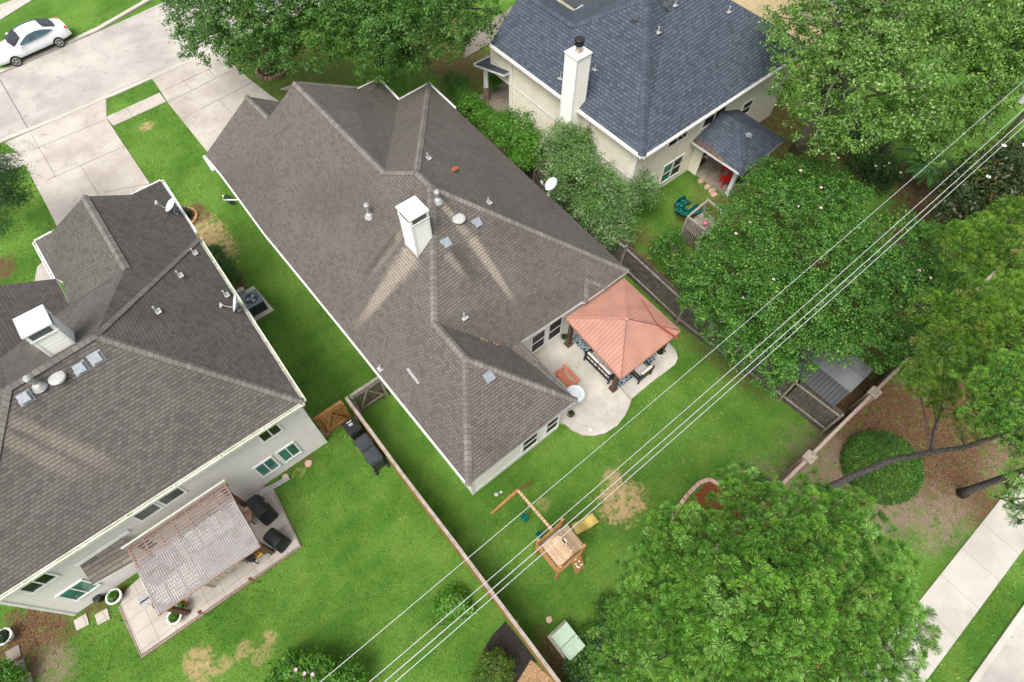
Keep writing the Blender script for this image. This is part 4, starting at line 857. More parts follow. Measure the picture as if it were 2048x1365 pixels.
shrub('dark green shrub along the left house wall beside the cooling unit', blobs_px([(445, 530, .7, .5, .6), (455, 545, .6, .45, .6), (435, 510, .7, .45, .6), (462, 555, .5, .4, .4)]), 6000, .09, 'oak', 35, cl=.2)
shrub('leafy green bush in the bottom left corner', blobs_px([(5, 1355, .6, .5, .5), (25, 1365, .5, .4, .4)]), 3000, .1, 'bright', 36, cl=.2)
shrub('green plant behind the front porch column of the cream house', blobs_px([(985, 165, .8, .5, .6), (1000, 120, .6, .6, .5)]), 2500, .1, 'bright', 37, cl=.22)
# feathery tree at the left edge
tree('feathery_tree', 'feathery dark tree reaching in from the left edge above the lawn', 'tree', P(-70, 430), blobs_px([(-30, 380, 4.2, 1.7, 1.1), (10, 400, 3.6, 1.0, .7), (-10, 330, 4.2, 1.1, .7), (30, 350, 3.6, .75, .5), (0, 450, 3.4, .8, .6), (45, 400, 3.2, .6, .4)]), 15000, .13, 'willow', r0=.12, seed=10, cl=.42, aspect=.2, inner=.4)
# banana plant
bp = empty('banana_plant', P(1835, 365), 'banana plant with long broad leaves under the wires at the right', 'plant')
mb = MB(); c0 = P(1835, 368); sm = MB()
rr_ = random.Random(4)
for k in range(13):
    a = k * 2.4 + .3; el = rr_.uniform(.25, .9); Ln = rr_.uniform(1.4, 2.0); base = c0 + Vector((.1 * math.cos(a), .1 * math.sin(a), 1.2)); prev = None
    for j in range(9):
        t = j / 8; r_ = Ln * t; z = Ln * .75 * el * (t - t * t * 1.15); ctr = base + Vector((math.cos(a) * r_, math.sin(a) * r_, z)); wd = .27 * math.sin(math.pi * min(1, t * .9 + .1)) ** .6 if t < 1 else 0
        s = Vector((-math.sin(a), math.cos(a), 0)); row = (ctr - s * wd + Vector((0, 0, .06)), ctr, ctr + s * wd + Vector((0, 0, .06)))
        if prev: mb.face([prev[0], prev[1], row[1], row[0]]); mb.face([prev[1], prev[2], row[2], row[1]])
        prev = row
    sm.tube([c0 + Vector((0, 0, 0)), base], [.09, .05], 6)
    sm.tube([base] + [base + Vector((math.cos(a) * Ln * t, math.sin(a) * Ln * t, Ln * .75 * el * (t - t * t * 1.15) + .012)) for t in (.25, .5, .75, .97)], [.02, .018, .014, .01, .004], 5)
mb.build('leaves', LM['banana'], bp); sm.build('stem', plain('banana_stem', (.20, .32, .10), .6), bp)
# ------------------------------------------------------------------ pines
def pine(name, label, base, top, blobs, n, r0, mat, seed, needle=.21, nn=46, bark='pinebark', trunk_pts=None, wid=.0075, per=7, sp=.2):
    t = empty(name, Vector(base), label, 'pine tree'); r = np.random.default_rng(seed)
    B = np.array(blobs, float); area = B[:, 3] ** 2; bi = r.choice(len(B), n, p=area / area.sum())
    d = unit(r.normal(size=(n, 3)) + np.array([0, 0, .5])); d[:, 2] = np.where(d[:, 2] < -.3, -d[:, 2], d[:, 2])
    rad = np.clip(1 - np.abs(r.normal(size=n)) * .20, .2, 1.02)
    lump = 1 + .09 * np.sin(d[:, 0] * 7 + bi) * np.sin(d[:, 1] * 7 + bi * 2)
    cen = B[bi, :3] + d * B[bi, 3:6] * (rad * lump)[:, None] + r.normal(size=(n, 3)) * .05
    # keep the tufts apart so that each reads as its own pompom
    grid = {}; keep_ = []
    for i in range(n):
        p = cen[i]; k_ = (int(p[0] // sp), int(p[1] // sp), int(p[2] // sp)); ok = True
        for a_ in (-1, 0, 1):
            for b_ in (-1, 0, 1):
                for c_ in (-1, 0, 1):
                    for q in grid.get((k_[0] + a_, k_[1] + b_, k_[2] + c_), ()):
                        if (q[0] - p[0]) ** 2 + (q[1] - p[1]) ** 2 + (q[2] - p[2]) ** 2 < sp * sp: ok = False
        if ok: grid.setdefault(k_, []).append(p); keep_.append(i)
    cen = cen[keep_]; d = d[keep_]; bi = bi[keep_]; n = len(cen)
    axis = unit(d * .55 + np.array([0, 0, .75]) + r.normal(size=(n, 3)) * .2)
    N = n * nn; ax = np.repeat(axis, nn, 0); c_ = np.repeat(cen, nn, 0)
    rp = r.normal(size=(N, 3)); rp -= ax * (rp * ax).sum(1, keepdims=True); rp = unit(rp); th = r.uniform(.15, 1.75, (N, 1)) ; dirs = ax * np.cos(th) + rp * np.sin(th)
    ln = needle * np.repeat(r.uniform(.75, 1.2, n), nn)[:, None] * r.uniform(.9, 1.05, (N, 1))
    tip = c_ + dirs * ln; sd_ = unit(np.cross(dirs, r.normal(size=(N, 3)))) * wid
    V = np.empty((n, 1 + 2 * nn, 3)); V[:, 0] = cen; V[:, 1::2] = (tip - sd_).reshape(n, nn, 3); V[:, 2::2] = (tip + sd_).reshape(n, nn, 3)
    base_ = (np.arange(n) * (1 + 2 * nn))[:, None]; j_ = np.arange(nn)[None, :]
    Fc = np.stack([np.broadcast_to(base_, (n, nn)), base_ + 1 + 2 * j_, base_ + 2 + 2 * j_], 2).reshape(-1, 3)
    mesh_arrays('crown', V.reshape(-1, 3), Fc, LM[mat], t)
    cs = MB(); 
    for i in range(n):
        if r.random() < .5:
            c0 = Vector(cen[i]); cs.tube([c0, c0 + Vector(axis[i]) * .07], [.020, .010], 4)
    tag(cs.build('candles', CANDLE, t), kind='stuff')
    mb = MB(); pts = [Vector(p) for p in (trunk_pts or [base, top])]
    if not trunk_pts: pts = [pts[0].lerp(pts[1], k / 7) for k in range(8)]
    mb.tube(pts, [r0 * (1.25 if k == 0 else 1 - .75 * k / (len(pts) - 1)) for k in range(len(pts))], 12)
    tb = mb.build('trunk', M[bark], t, smooth=True)
    mb = MB(); rnd_ = random.Random(seed)
    for bl_ in B:
        c0 = Vector(bl_[:3]) - Vector((0, 0, bl_[5] * .4)); s = min(pts, key=lambda q: (q - c0).length)
        if (s - c0).length > 3.6: continue
        mb.tube([s, s.lerp(c0, .5) + Vector((rnd_.uniform(-.2, .2), rnd_.uniform(-.2, .2), -.1)), c0], [r0 * .24, r0 * .17, r0 * .1], 6)
    for i in r.choice(n, min(n, 260), replace=False):
        c0 = Vector(cen[i]); bb = Vector(B[bi[i], :3]) - Vector((0, 0, B[bi[i], 5] * .5))
        # nearest trunk point lower than the tuft
        s = bb
        mid = s.lerp(c0, .55) + Vector((rnd_.uniform(-.2, .2), rnd_.uniform(-.2, .2), -.15)); mb.tube([s, mid, c0], [r0 * .12, r0 * .08, .010], 5)
    mb.build('branches', M['bark'], t, smooth=True)
    return t
def bz(lst): return blobs_px(lst)
pine('pine_tree', 'big dense pine filling the bottom right, seen from above, beside the pale sidewalk', (5.6, -3.2, 0), (5.35, -2.7, 10.6),
     bz([(1500, 1200, 10.6, 1.5, 1.2), (1380, 1120, 9.4, 1.2, 1.0), (1520, 1050, 9.2, 1.2, 1.0), (1640, 1080, 9.2, 1.2, 1.0), (1700, 1200, 9.2, 1.25, 1.0), (1620, 1290, 9.6, 1.3, 1.0), (1450, 1310, 9.4, 1.3, 1.0), (1330, 1240, 8.8, 1.2, .9),
         (1480, 980, 8.2, .65, .6), (1760, 1130, 8.2, .8, .7), (1790, 1260, 8.2, .8, .7), (1750, 1330, 8.4, .9, .8), (1560, 1370, 9.4, 1.3, 1), (1300, 1330, 8.4, 1.0, .8), (1380, 1050, 8.2, .6, .6), (1620, 1010, 8.0, .7, .6), (1700, 1030, 7.8, .7, .6),
         (1300, 1160, 8.0, .8, .7), (1240, 1320, 7.4, .75, .6), (1450, 1200, 10.2, 1.4, 1.0), (1560, 1130, 10.2, 1.3, 1.0), (1400, 1400, 9, 1.4, 1), (1700, 1400, 8.6, 1.2, .9)]), 9000, .19, 'pine', 41, nn=110, needle=.175, wid=.0058, sp=.235)
tp = [P(1640, 985), P(1655, 976, .9), P(1700, 955, 2.2), P(1780, 922, 4.0), P(1860, 905, 5.6), P(1930, 895, 6.8), P(2020, 863, 8.2), P(2060, 850, 9.2)]
pine('pine_tree', 'leaning grey trunked pine rising past the clipped dome shrub', tp[0], None, bz([(1990, 620, 7.6, 1.2, .8), (1940, 500, 7.2, 1.1, .8), (2030, 520, 7.6, 1.2, .8), (1900, 700, 6.8, 1.0, .7), (1990, 760, 7.8, .8, .6), (1860, 620, 6.6, .7, .5), (1980, 800, 8.0, .7, .5), (1870, 780, 6.2, .7, .45), (1940, 640, 7.2, 1.0, .7), (1840, 760, 5.8, .6, .4), (1890, 810, 6.0, .45, .35), (2030, 680, 8, 1.0, .7), (2030, 440, 7.0, .9, .6), (1930, 860, 6.4, .4, .3), (1970, 470, 6.8, .8, .6)]), 6000, .155, 'pined', 42, trunk_pts=tp, nn=95, needle=.21, wid=.0062, sp=.26)
tp = [P(1922, 988), P(1945, 978, .8), P(1990, 962, 2.4), P(2035, 945, 4.2), P(2090, 925, 6.0), P(2150, 905, 8)]
pine('pine_tree', 'pine at the right edge whose dark trunk stands beside the sidewalk', tp[0], None, bz([(2010, 790, 9.4, .8, .6), (2040, 870, 9.6, .6, .5), (1975, 835, 9.0, .5, .4), (2030, 1000, 9.4, .35, .35), (2048, 960, 9.6, .4, .4), (1960, 790, 8.8, .35, .3), (2045, 740, 9.4, .6, .5), (2050, 1040, 9.2, .25, .25)]), 2200, .17, 'pine', 43, trunk_pts=tp, nn=110, needle=.18, wid=.0058, sp=.22)
# ================================================================== street furniture and garden things
# white car
def car():
    a = P(40, 131.6); b_ = P(124.7, 94)
    d = (b_ - a); d.z = 0; ang = math.atan2(d.y, d.x); mid = (a + b_) / 2; nrm = Vector((-math.sin(ang), math.cos(ang), 0))
    ctr = mid + nrm * .80
    o = empty('car', (ctr.x, ctr.y, .02), 'white four door sedan driving on the street at the top left', 'car', None, ang)
    # local: +X rear, -X front
    S = [(-2.42, .30, .58, .62, .70, .50, .56), (-2.30, .24, .74, .78, .84, .60, .66), (-1.95, .22, .86, .88, .86, .72, .80), (-1.40, .22, .90, .91, .87, .84, .93), (-.95, .22, .90, .91, .86, .90, 1.00),
         (-.45, .22, .90, .91, .85, .93, 1.28), (-.05, .22, .90, .91, .85, .95, 1.42), (.5, .22, .90, .91, .85, .97, 1.46), (1.0, .22, .90, .91, .85, .99, 1.42), (1.45, .22, .90, .91, .84, 1.01, 1.27), (1.85, .23, .89, .90, .82, 1.01, 1.10),
         (2.15, .26, .84, .86, .78, .98, 1.05), (2.36, .34, .72, .76, .68, .88, .93)]
    mb = MB(); rows = []
    for (x, zb, w0, w1, w2, zbelt, zt) in S:
        cab = zt - zbelt > .12; wt = (.62 if cab else w2 * .72)
        if -.5 < x < -.4: wt = .66
        hs_ = [(w0 * .92, zb), (w1, .5), (w2, zbelt), (wt, zt - (.02 if cab else .01)), (wt * .5, zt + .02)]
        ring = [(x, -w_, z_) for w_, z_ in hs_] + [(x, 0, zt + .03)] + [(x, w_, z_) for w_, z_ in hs_[::-1]]
        rows.append(len(mb.v)); mb.v += ring
    n = 11
    for k in range(len(rows) - 1):
        for j in range(n - 1): mb.f.append((rows[k] + j, rows[k] + j + 1, rows[k + 1] + j + 1, rows[k + 1] + j)); mb.m.append(0)
        mb.f.append((rows[k] + n - 1, rows[k], rows[k + 1], rows[k + 1] + n - 1)); mb.m.append(0)
    mb.f.append(tuple(rows[0] + j for j in range(n))); mb.m.append(0); mb.f.append(tuple(rows[-1] + j for j in range(n))[::-1]); mb.m.append(0)
    paint, nt, b = newmat('car_paint_white', .25, .5); b.inputs['Base Color'].default_value = (.80, .82, .84, 1); b.inputs['Coat Weight'].default_value = .6
    T = Matrix.Translation((ctr.x, ctr.y, .02)) @ Matrix.Rotation(ang, 4, 'Z')
    def put(mb, name, mat, par, **kw):
        mb.v = [tuple(T @ Vector(v)) for v in mb.v]; return mb.build(name, mat, par, **kw)
    me_v = list(mb.v)
    body = put(mb, 'body', paint, o, smooth=True, bevel=0)
    ss_ = body.modifiers.new('sub', 'SUBSURF'); ss_.levels = 1; ss_.render_levels = 2
    glass = M['glass_dark']; gl2 = plain('car_side_glass', (.05, .10, .12), .08, .3, 2, spec=.6)
    def patch(pts, name, mat, off=.03):
        q = MB(); q.face(pts); q2 = put(q, name, mat, o); sm = q2.modifiers.new('solid', 'SOLIDIFY'); sm.thickness = .02; sm.offset = 0; return q2
    patch([(-1.02, -.70, 1.04), (-1.10, 0, 1.06), (-1.02, .70, 1.04), (-.38, .58, 1.36), (-.32, 0, 1.40), (-.38, -.58, 1.36)], 'windshield', glass)
    patch([(1.10, -.56, 1.42), (1.08, 0, 1.465), (1.10, .56, 1.42), (1.78, .62, 1.155), (1.86, 0, 1.175), (1.78, -.62, 1.155)], 'rear_window', glass)
    for s in (-1, 1): patch([(-.82, s * .868, 1.00), (-.42, s * .79, 1.20), (.0, s * .72, 1.36), (.5, s * .705, 1.40), (.95, s * .72, 1.34), (1.55, s * .80, 1.12), (.9, s * .868, 1.03), (0, s * .875, 1.0)], 'side_window', gl2)
    for s in (-1, 1):
        q = MB(); q.box((-2.33, s * .5, .62), (-2.12, s * .80, .70)); put(q, 'headlight', M['metal'], o, bevel=.02)
        q = MB(); q.box((2.18, s * .55, .88), (2.33, s * .80, .96)); put(q, 'tail_light', M['red'], o, bevel=.02)
        q = MB(); q.box((-.80, s * .88, .98), (-.62, s * 1.06, 1.08)); put(q, 'mirror', paint, o, bevel=.03)
        for x in (-1.42, 1.38):
            q = MB(); q.tube([(x, s * .70, .33), (x, s * .915, .33)], .335, 26); w_ = put(q, 'wheel', M['black'], o, smooth=False, bevel=.02)
            q = MB(); q.tube([(x, s * .90, .33), (x, s * .925, .33)], .22, 20)
            put(q, 'hub', M['darkgrey'], w_)
            q = MB()
            for k in range(5):
                a_ = k * 1.2566; q.bar((x, s * .932, .33), (x + .21 * math.cos(a_), s * .932, .33 + .21 * math.sin(a_)), .05, .02, up=(0, 1, 0))
            for k in range(20):
                a_ = k * .314; q.bar((x + .215 * math.cos(a_), s * .93, .33 + .215 * math.sin(a_)), (x + .215 * math.cos(a_ + .32), s * .93, .33 + .215 * math.sin(a_ + .32)), .03, .03, up=(0, 1, 0))
            put(q, 'rim', M['cap_white'], w_)
    q = MB(); q.box((-.9, -.93, .2), (.95, -.90, .27)); put(q, 'sill', M['darkgrey'], o)
car()
# ------------------------------------------------------------------ fences
def picket_fence(name, label, cat, pts, h, side, mats, cap=True, posts=2.4, lean=0, gap=.142, rails=(.35, 1.55)):
    o = empty(name, (pts[0][0], pts[0][1], 0), label, cat); pk = MB(); rl = MB(); cp = MB()
    rnd_ = random.Random(len(label))
    for a, b_ in zip(pts[:-1], pts[1:]):
        a = Vector((*a, 0)); b_ = Vector((*b_, 0)); d = b_ - a; L = d.length; d.normalize(); s = Vector((-d.y, d.x, 0)) * side
        n = int(L / gap)
        for k in range(n):
            p = a + d * (k + .5) * gap; hh = h + rnd_.uniform(-.02, .02); tl = rnd_.uniform(-.012, .012) + lean
            pk.bar(p, p + s * (-tl) + Vector((0, 0, hh)), .018, .132, up=d.cross(Vector((0, 0, 1)))) if False else pk.bar(p, p + s * tl + Vector((0, 0, hh)), .132, .018, up=s)
        for z in rails: rl.bar(a + s * (.05 + lean * z / h) + Vector((0, 0, z)), b_ + s * (.05 + lean * z / h) + Vector((0, 0, z)), .05, .09)
        if cap: cp.bar(a + s * (lean + .03) + Vector((0, 0, h + .02)), b_ + s * (lean + .03) + Vector((0, 0, h + .02)), .125, .035)
        m_ = max(1, int(L / posts))
        for k in range(m_ + 1):
            p = a + d * (L * k / m_) + s * .09; MB().bar(p, p + s * lean + Vector((0, 0, h - .03)), .09, .09).build('post', mats[1], o)
    pk.build('pickets', mats[0], o); rl.build('rails', mats[1], o)
    if cap: cp.build('cap_rail', M['fence_top'], o)
    return o
picket_fence('fence', 'long narrow wooden fence between the two back lawns, with a pale flat cap', 'fence', [(1.20, 12.05), (1.19, 8.0), (1.24, 4.5), (1.26, -1.9)], 1.83, 1, (M['fence_new'], M['fence_old']), True)
# brace boards beside the cap that have slipped (left side)
picket_fence('fence', 'grey weathered wooden fence with rails between the back lawn and the grey shed', 'fence', [(16.3, -1.2), (16.15, .9), (15.85, 3.5), (15.6, 6.5), (15.75, 10.5), (15.9, 15.0), (16.1, 20)], 1.83, 1, (M['fence_dark'], M['fence_old']), False, lean=-.10)
def gate(name, label, x0, x1, y, mat, fr, seed):
    o = empty(name, (x0, y, 0), label, 'gate'); pk = MB(); n = int((x1 - x0) / .135)
    for k in range(n): x = x0 + (k + .5) * (x1 - x0) / n; pk.box((x - .06, y, .06), (x + .06, y + .02, 1.75))
    pk.build('boards', mat, o); f_ = MB()
    f_.box((x0, y - .05, .25), (x1, y, .36)); f_.box((x0, y - .05, 1.5), (x1, y, 1.61)); xm = (x0 + x1) / 2
    f_.bar((x0 + .1, y - .035, .4), (xm, y - .035, 1.5), .06, .09, up=(0, 1, 0)); f_.bar((x1 - .1, y - .035, .4), (xm, y - .035, 1.5), .06, .09, up=(0, 1, 0)); f_.build('brace', fr, o)
    t_ = MB(); t_.box((x0 - .06, y - .06, 1.76), (x1 + .06, y + .08, 1.80)); t_.build('top_board', fr, o)
    for x in (x0 - .02, x1 + .02): MB().box((x - .05, y - .10, 0), (x + .05, y, 1.74)).build('post', fr, o)
    return o
gate('gate', 'orange brown wooden gate with diagonal braces beside the grey house corner', -.2, .95, 12.05, M['fence_new'], M['fence_new'], 1)
gate('gate', 'dark weathered wooden gate with diagonal braces against the middle house', 1.45, 2.75, 12.02, M['fence_dark'], M['fence_old'], 2)
# brick boundary wall
bw = empty('boundary_wall', (12, -1.5, 0), 'low brick boundary wall with stone topped pillars behind the back lawn and the mulch', 'wall')
mb = MB(); mb.box((7.5, -1.50, 0), (40, -1.39, 1.55)); mb.build('panel', M['brickwall'], bw)
MB().box((7.5, -1.51, 1.55), (40, -1.38, 1.60)).build('coping', plain('pink_coping', (.31, .24, .195), .85, .15, 6), bw)
for px in ((1744, 778), (1622, 914)):
    p = P(*px, 1.75); q = MB(); q.box((p.x - .20, -1.62, 0), (p.x + .20, -1.27, 1.66)); pl = q.build('pillar', M['brickwall'], bw); MB().box((p.x - .24, -1.66, 1.66), (p.x + .24, -1.23, 1.72)).build('pillar_cap', plain('cap_stone', (.27, .225, .18), .85, .25, 8), pl, bevel=.015)
# grey shed behind the fence
sh = empty('shed', (17.5, .3, 0), 'small grey shed with a flat panelled roof under the crepe myrtles', 'shed')
A_, B_, C_ = P(1702, 786, 2.25), P(1745, 742, 2.25), P(1640, 735, 2.25)
x0, x1, y0, y1 = 17.05, 18.7, -.80, 1.6
mb = MB(); mb.box((x0 + .08, y0 + .08, 0), (x1 - .08, y1 - .08, 2.0)); mb.build('wall', M['shed_wall'], sh)
Vs = dict(a=Vector((x0, y0, 2.25)), b=Vector((x1, y0, 2.25)), c=Vector((x1, y1, 2.25)), d=Vector((x0, y1, 2.25)), e=Vector((x0 - .85, y0 + .05, 1.95)), f=Vector((x0 - .85, y1, 1.95)))
mb = MB(); mb.prism([Vs[k] for k in 'abcd'], 2.1, 2.25); mb.build('roof', M['shed_roof'], sh, bevel=.01)
mb = MB(); mb.face([Vs['e'], Vs['a'] - Vector((0, 0, .03)), Vs['d'] - Vector((0, 0, .03)), Vs['f']]); mb.face([Vs['f'] - Vector((0, 0, .04)), Vs['d'] - Vector((0, 0, .07)), Vs['a'] - Vector((0, 0, .07)), Vs['e'] - Vector((0, 0, .04))]); mb.build('lean_to_roof', M['shed_wall'], sh)
# ------------------------------------------------------------------ gazebo
gz = empty('gazebo', (12, 7.1, .09), 'gazebo with a pink red metal pyramid roof on four dark posts on the patio', 'gazebo')
zc = 2.6; K = [P(1132, 636, zc), P(1248, 557, zc), P(1361, 662, zc), P(1242, 757, zc)]; ap = P(1253, 638, 3.32)
for i in range(4):
    a, b_ = K[i], K[(i + 1) % 4]; mb = MB(); n_ = (b_ - a).cross(ap - a); q = [a, b_, ap] if n_.z > 0 else [b_, a, ap]
    mb.face(q); lo = [v - Vector((0, 0, .05)) for v in q][::-1]; mb.face(lo); mb.face([q[0] - Vector((0, 0, .1)), q[1] - Vector((0, 0, .1)), q[1], q[0]])
    mb.build('roof_panel', M['gaz_x'] if abs(a.x - b_.x) > abs(a.y - b_.y) else M['gaz_y'], gz)
for i, k in enumerate(K): MB().bar(k + Vector((0, 0, .02)), ap + Vector((0, 0, .02)), .07 if i in (0, 1) else .03, .035).build('hip_rib', M['gaz_rib'] if i in (0, 1) else M['gaz_seam'], gz)
MB().lathe(ap, [(.12, -.02), (.1, .05), (.02, .08)], 8).build('finial', M['gaz_rib'], gz)
mb = MB()
for i in range(4): mb.bar(K[i] - Vector((0, 0, .07)), K[(i + 1) % 4] - Vector((0, 0, .07)), .06, .1)
mb.build('edge_trim', M['gaz_rib'], gz)
for (x, y) in ((10.72, 5.9), (10.72, 8.85), (13.72, 5.85), (13.7, 8.75)):
    po = MB().box((x - .085, y - .085, .25), (x + .085, y + .085, 2.52)).build('post', M['post_dark'], gz)
    MB().box((x - .15, y - .15, .09), (x + .15, y + .15, .27)).build('post_base', M['post_dark'], po)
mb = MB()
mb.box((10.62, 5.8, 2.3), (13.8, 5.9, 2.48)); mb.box((10.62, 8.76, 2.3), (13.8, 8.86, 2.48)); mb.box((10.66, 5.9, 2.3), (10.76, 8.76, 2.48)); mb.box((13.66, 5.9, 2.3), (13.76, 8.76, 2.48)); mb.build('beam', M['post_dark'], gz)
mb = MB(); A = P(1283, 598, 3.0); B = P(1316, 650, 3.02); mb.bar(A, B, .03, .03); mb.bar(B, P(1356, 678, 2.72), .06, .06); tag(mb.build('loose_pipe', plain('red_pipe', (.30, .06, .04), .5)), 'thin loose red pole lying across the gazebo roof', 'pole')
gutter_o = empty('rain_gutter', K[0], 'white rain gutter with hangers along the house side of the red gazebo roof', 'gutter')
gutter(gutter_o, [K[1] + Vector((.05, .13, .06)), K[0] + Vector((-.1, .13, .06))], M['white'], name='trough')
rug_m, nt, b = newmat('patterned_rug', .9, .1); v, x, y, z = pos(nt, 'World'); vn = nt.nodes.new('ShaderNodeTexVoronoi'); vn.inputs['Scale'].default_value = 7; vn.feature = 'DISTANCE_TO_EDGE'; nt.links.new(v, vn.inputs[0])
nt.links.new(mixc(nt, E(nt, vn.outputs[0]).ss(.08, .16), (.30, .34, .36), (.03, .075, .11)), b.inputs['Base Color'])
mb = MB(); mb.box((11.0, 5.75, .092), (13.3, 9.0, .106)); tag(mb.build('rug', rug_m), 'blue and white patterned outdoor rug under the red gazebo', 'rug')
def seat(name, label, c, ang, W, par_group=None, fm='black'):
    o = empty(name, c, label, name.replace('_', ' '), par_group, ang); T = Matrix.Translation(c) @ Matrix.Rotation(ang, 4, 'Z')
    def put(mb, n_, mt, bv=0): mb.v = [tuple(T @ Vector(v)) for v in mb.v]; return mb.build(n_, mt, o, bevel=bv)
    f_ = MB(); f_.box((-W / 2, -.35, .25), (W / 2, .35, .30))
    for s in (-1, 1):
        f_.box((s * W / 2 - .03, -.36, 0), (s * W / 2 + .03, -.30, .6)); f_.box((s * W / 2 - .03, .30, 0), (s * W / 2 + .03, .36, .8)); f_.box((s * W / 2 - .04, -.36, .58), (s * W / 2 + .04, .36, .62))
    f_.box((-W / 2, .32, .70), (W / 2, .38, .78))
    for k in range(7): xx = -W / 2 + (k + .5) * W / 7; f_.box((xx - .012, .34, .3), (xx + .012, .36, .72))
    put(f_, 'frame', M[fm]); n = max(1, round(W / .7))
    for k in range(n):
        a = -W / 2 + .05 + k * (W - .1) / n; b_ = a + (W - .1) / n - .02
        q = MB(); q.box((a, -.33, .30), (b_, .22, .43)); put(q, 'seat_cushion', M['cushion'], .04); q = MB(); q.box((a, .20, .40), (b_, .34, .84)); put(q, 'back_cushion', M['cushion'], .05)
    return o
seat('patio_sofa', 'dark framed sofa with cream cushions under the left edge of the red gazebo', Vector((11.05, 7.0, .1)), R(90), 1.55)
seat('patio_chair', 'dark framed armchair with cream cushions under the lower right edge of the red gazebo', Vector((12.15, 5.70, .1)), R(180), .78)
mb = MB().lathe(P(1240, 748, .1), [(.03, 0), (.03, .42), (.28, .43), (.28, .46)], 18); tag(mb.build('side_table', M['trim']), 'small round pale table behind the front post of the red gazebo', 'table')
def pot(label, base, r_, h, mat, plant=None, white=False, n=500, seed=0):
    o = empty('planter', base, label, 'planter'); MB().lathe(base, [(r_ * .55, 0), (r_ * .8, h * .4), (r_, h * .95), (r_ * 1.08, h), (r_ * 1.02, h * 1.02), (r_ * .82, h), (r_ * .78, h * .86)], 24).build('pot', mat, o, smooth=False)
    MB().lathe(base + Vector((0, 0, h * .84)), [(r_ * .8, 0), (r_ * .8, .02)], 18).build('soil', M['soil'], o)
    if plant: leafcloud('plant', [(base.x, base.y, base.z + h, r_ * .7, r_ * .7, r_ * .6)], n, .07, LM[plant], o, cl=.1, seed=seed)
    return o
pot('white pot with a plant beside the right post of the red gazebo', P(1316, 712, .1), .2, .38, M['white'], 'dark', seed=3)
pot('terracotta pot at the corner of the middle house beside the patio', P(1142, 832, .1), .13, .25, M['terracotta'], 'dark', seed=4)
pot('white round planter at the left edge of the tiled patio, beside the crate', P(238, 1196, .03), .26, .36, M['white'], 'bright', seed=5)
pot('white round planter at the foot of the dark pergola post', P(357, 1236, .08), .24, .34, M['white'], 'bright', seed=6)
pot('white planter with a dark plant at the left edge near the brown soil', P(20, 1275, .03), .27, .35, M['white'], 'dark', n=1500, seed=7)
pot('small pot with a spiky green plant behind the dark pergola post', P(372, 1210, .08), .14, .3, M['terracotta'], 'bright', seed=8, n=260)
pot('small dark pot with a plant against the middle house beside the gazebo post', P(1128, 678, .1), .12, .22, M['darkgrey'], 'dark', seed=9, n=300)
# tiered white bird bath at the patio edge
bb = empty('bird_bath', P(1148, 800, .1), 'round white tiered basin on the patio beside the middle house corner', 'basin'); c0 = P(1148, 800, .1)
MB().lathe(c0, [(.2, 0), (.1, .06), (.09, .42), (.16, .5)], 20).build('pedestal', M['white'], bb)
MB().lathe(c0 + Vector((0, 0, .5)), [(.15, 0), (.38, .07), (.42, .12), (.39, .13), (.36, .10), (.24, .09), (.22, .13), (.20, .14), (.17, .11), (.1, .11)], 28).build('bowl', plain('basin_white', (.55, .59, .61), .4, .05), bb)
# red wood picnic bench
wb = empty('wooden_bench', P(1130, 775, .09), 'folding reddish slatted wooden bench on the patio', 'bench'); c0 = P(1131, 766, .09)
def slats(mb, x0, x1, y0, y1, z, n):
    for k in range(n): xa = x0 + (x1 - x0) * k / n; mb.box((xa + .008, y0, z), (xa + (x1 - x0) / n - .008, y1, z + .03))
d0 = c0; q = MB(); slats(q, d0.x - .22, d0.x + .13, d0.y - .55, d0.y + .55, .50, 3); q.build('seat', M['redwood'], wb)
q = MB(); slats(q, d0.x + .15, d0.x + .36, d0.y - .52, d0.y + .52, .68, 2); q.build('backrest', M['redwood'], wb)
for s in (-.45, .45): MB().bar((d0.x - .2, d0.y + s, .09), (d0.x + .3, d0.y + s, .7), .05, .06).bar((d0.x + .3, d0.y + s, .09), (d0.x - .2, d0.y + s, .5), .05, .06).build('leg', M['redwood'], wb)
# small drain ring
tag(MB().lathe(P(1181, 860, .092), [(.07, 0), (.07, .015), (.045, .016), (.04, .006)], 16).build('drain_cover', M['trim']), 'small round drain cover at the curved end of the patio', 'drain')
# ------------------------------------------------------------------ swing set with fort
ps = empty('playset', (4.2, 2.2, 0), 'cedar playset with slatted roof, yellow slide and green swings on the back lawn', 'playset')
rl = P(1116.5, 1070, 2.72); rh = P(1146.3, 1107, 2.72)
e1, e2 = P(1134, 1047, 2.45), P(1171, 1094, 2.45); e3, e4 = P(1083, 1091, 2.45), P(1118, 1135, 2.45)
def panel(a, b_, c_, d_, name, mat, th=.03):
    q = MB(); t_ = Vector((0, 0, th)); pts = [Vector(k) for k in (a, b_, c_, d_)]
    n_ = (pts[1] - pts[0]).cross(pts[2] - pts[0])
    if n_.z < 0: pts = pts[::-1]
    q.face(pts); q.face([p - t_ for p in pts[::-1]])
    for k in range(4): q.face([pts[k] - t_, pts[(k + 1) % 4] - t_, pts[(k + 1) % 4], pts[k]])
    return q.build(name, mat, ps)
panel(rl, rh, e2, e1, 'roof_panel', M['cedar_y']); panel(rl, rh, e4, e3, 'roof_panel', M['cedar_y'])
MB().bar(rl + Vector((0, 0, .02)), rh + Vector((0, 0, .02)), .06, .04).build('ridge_board', M['cedar_x'], ps)
mb = MB(); c0 = P(1129, 1083, 2.7); mb.box((c0.x - .07, c0.y - .07, 2.6), (c0.x + .08, c0.y + .07, 2.76)); mb.build('roof_vent', M['stone'], ps)
dk = (3.55, 1.62, 4.65, 2.75)
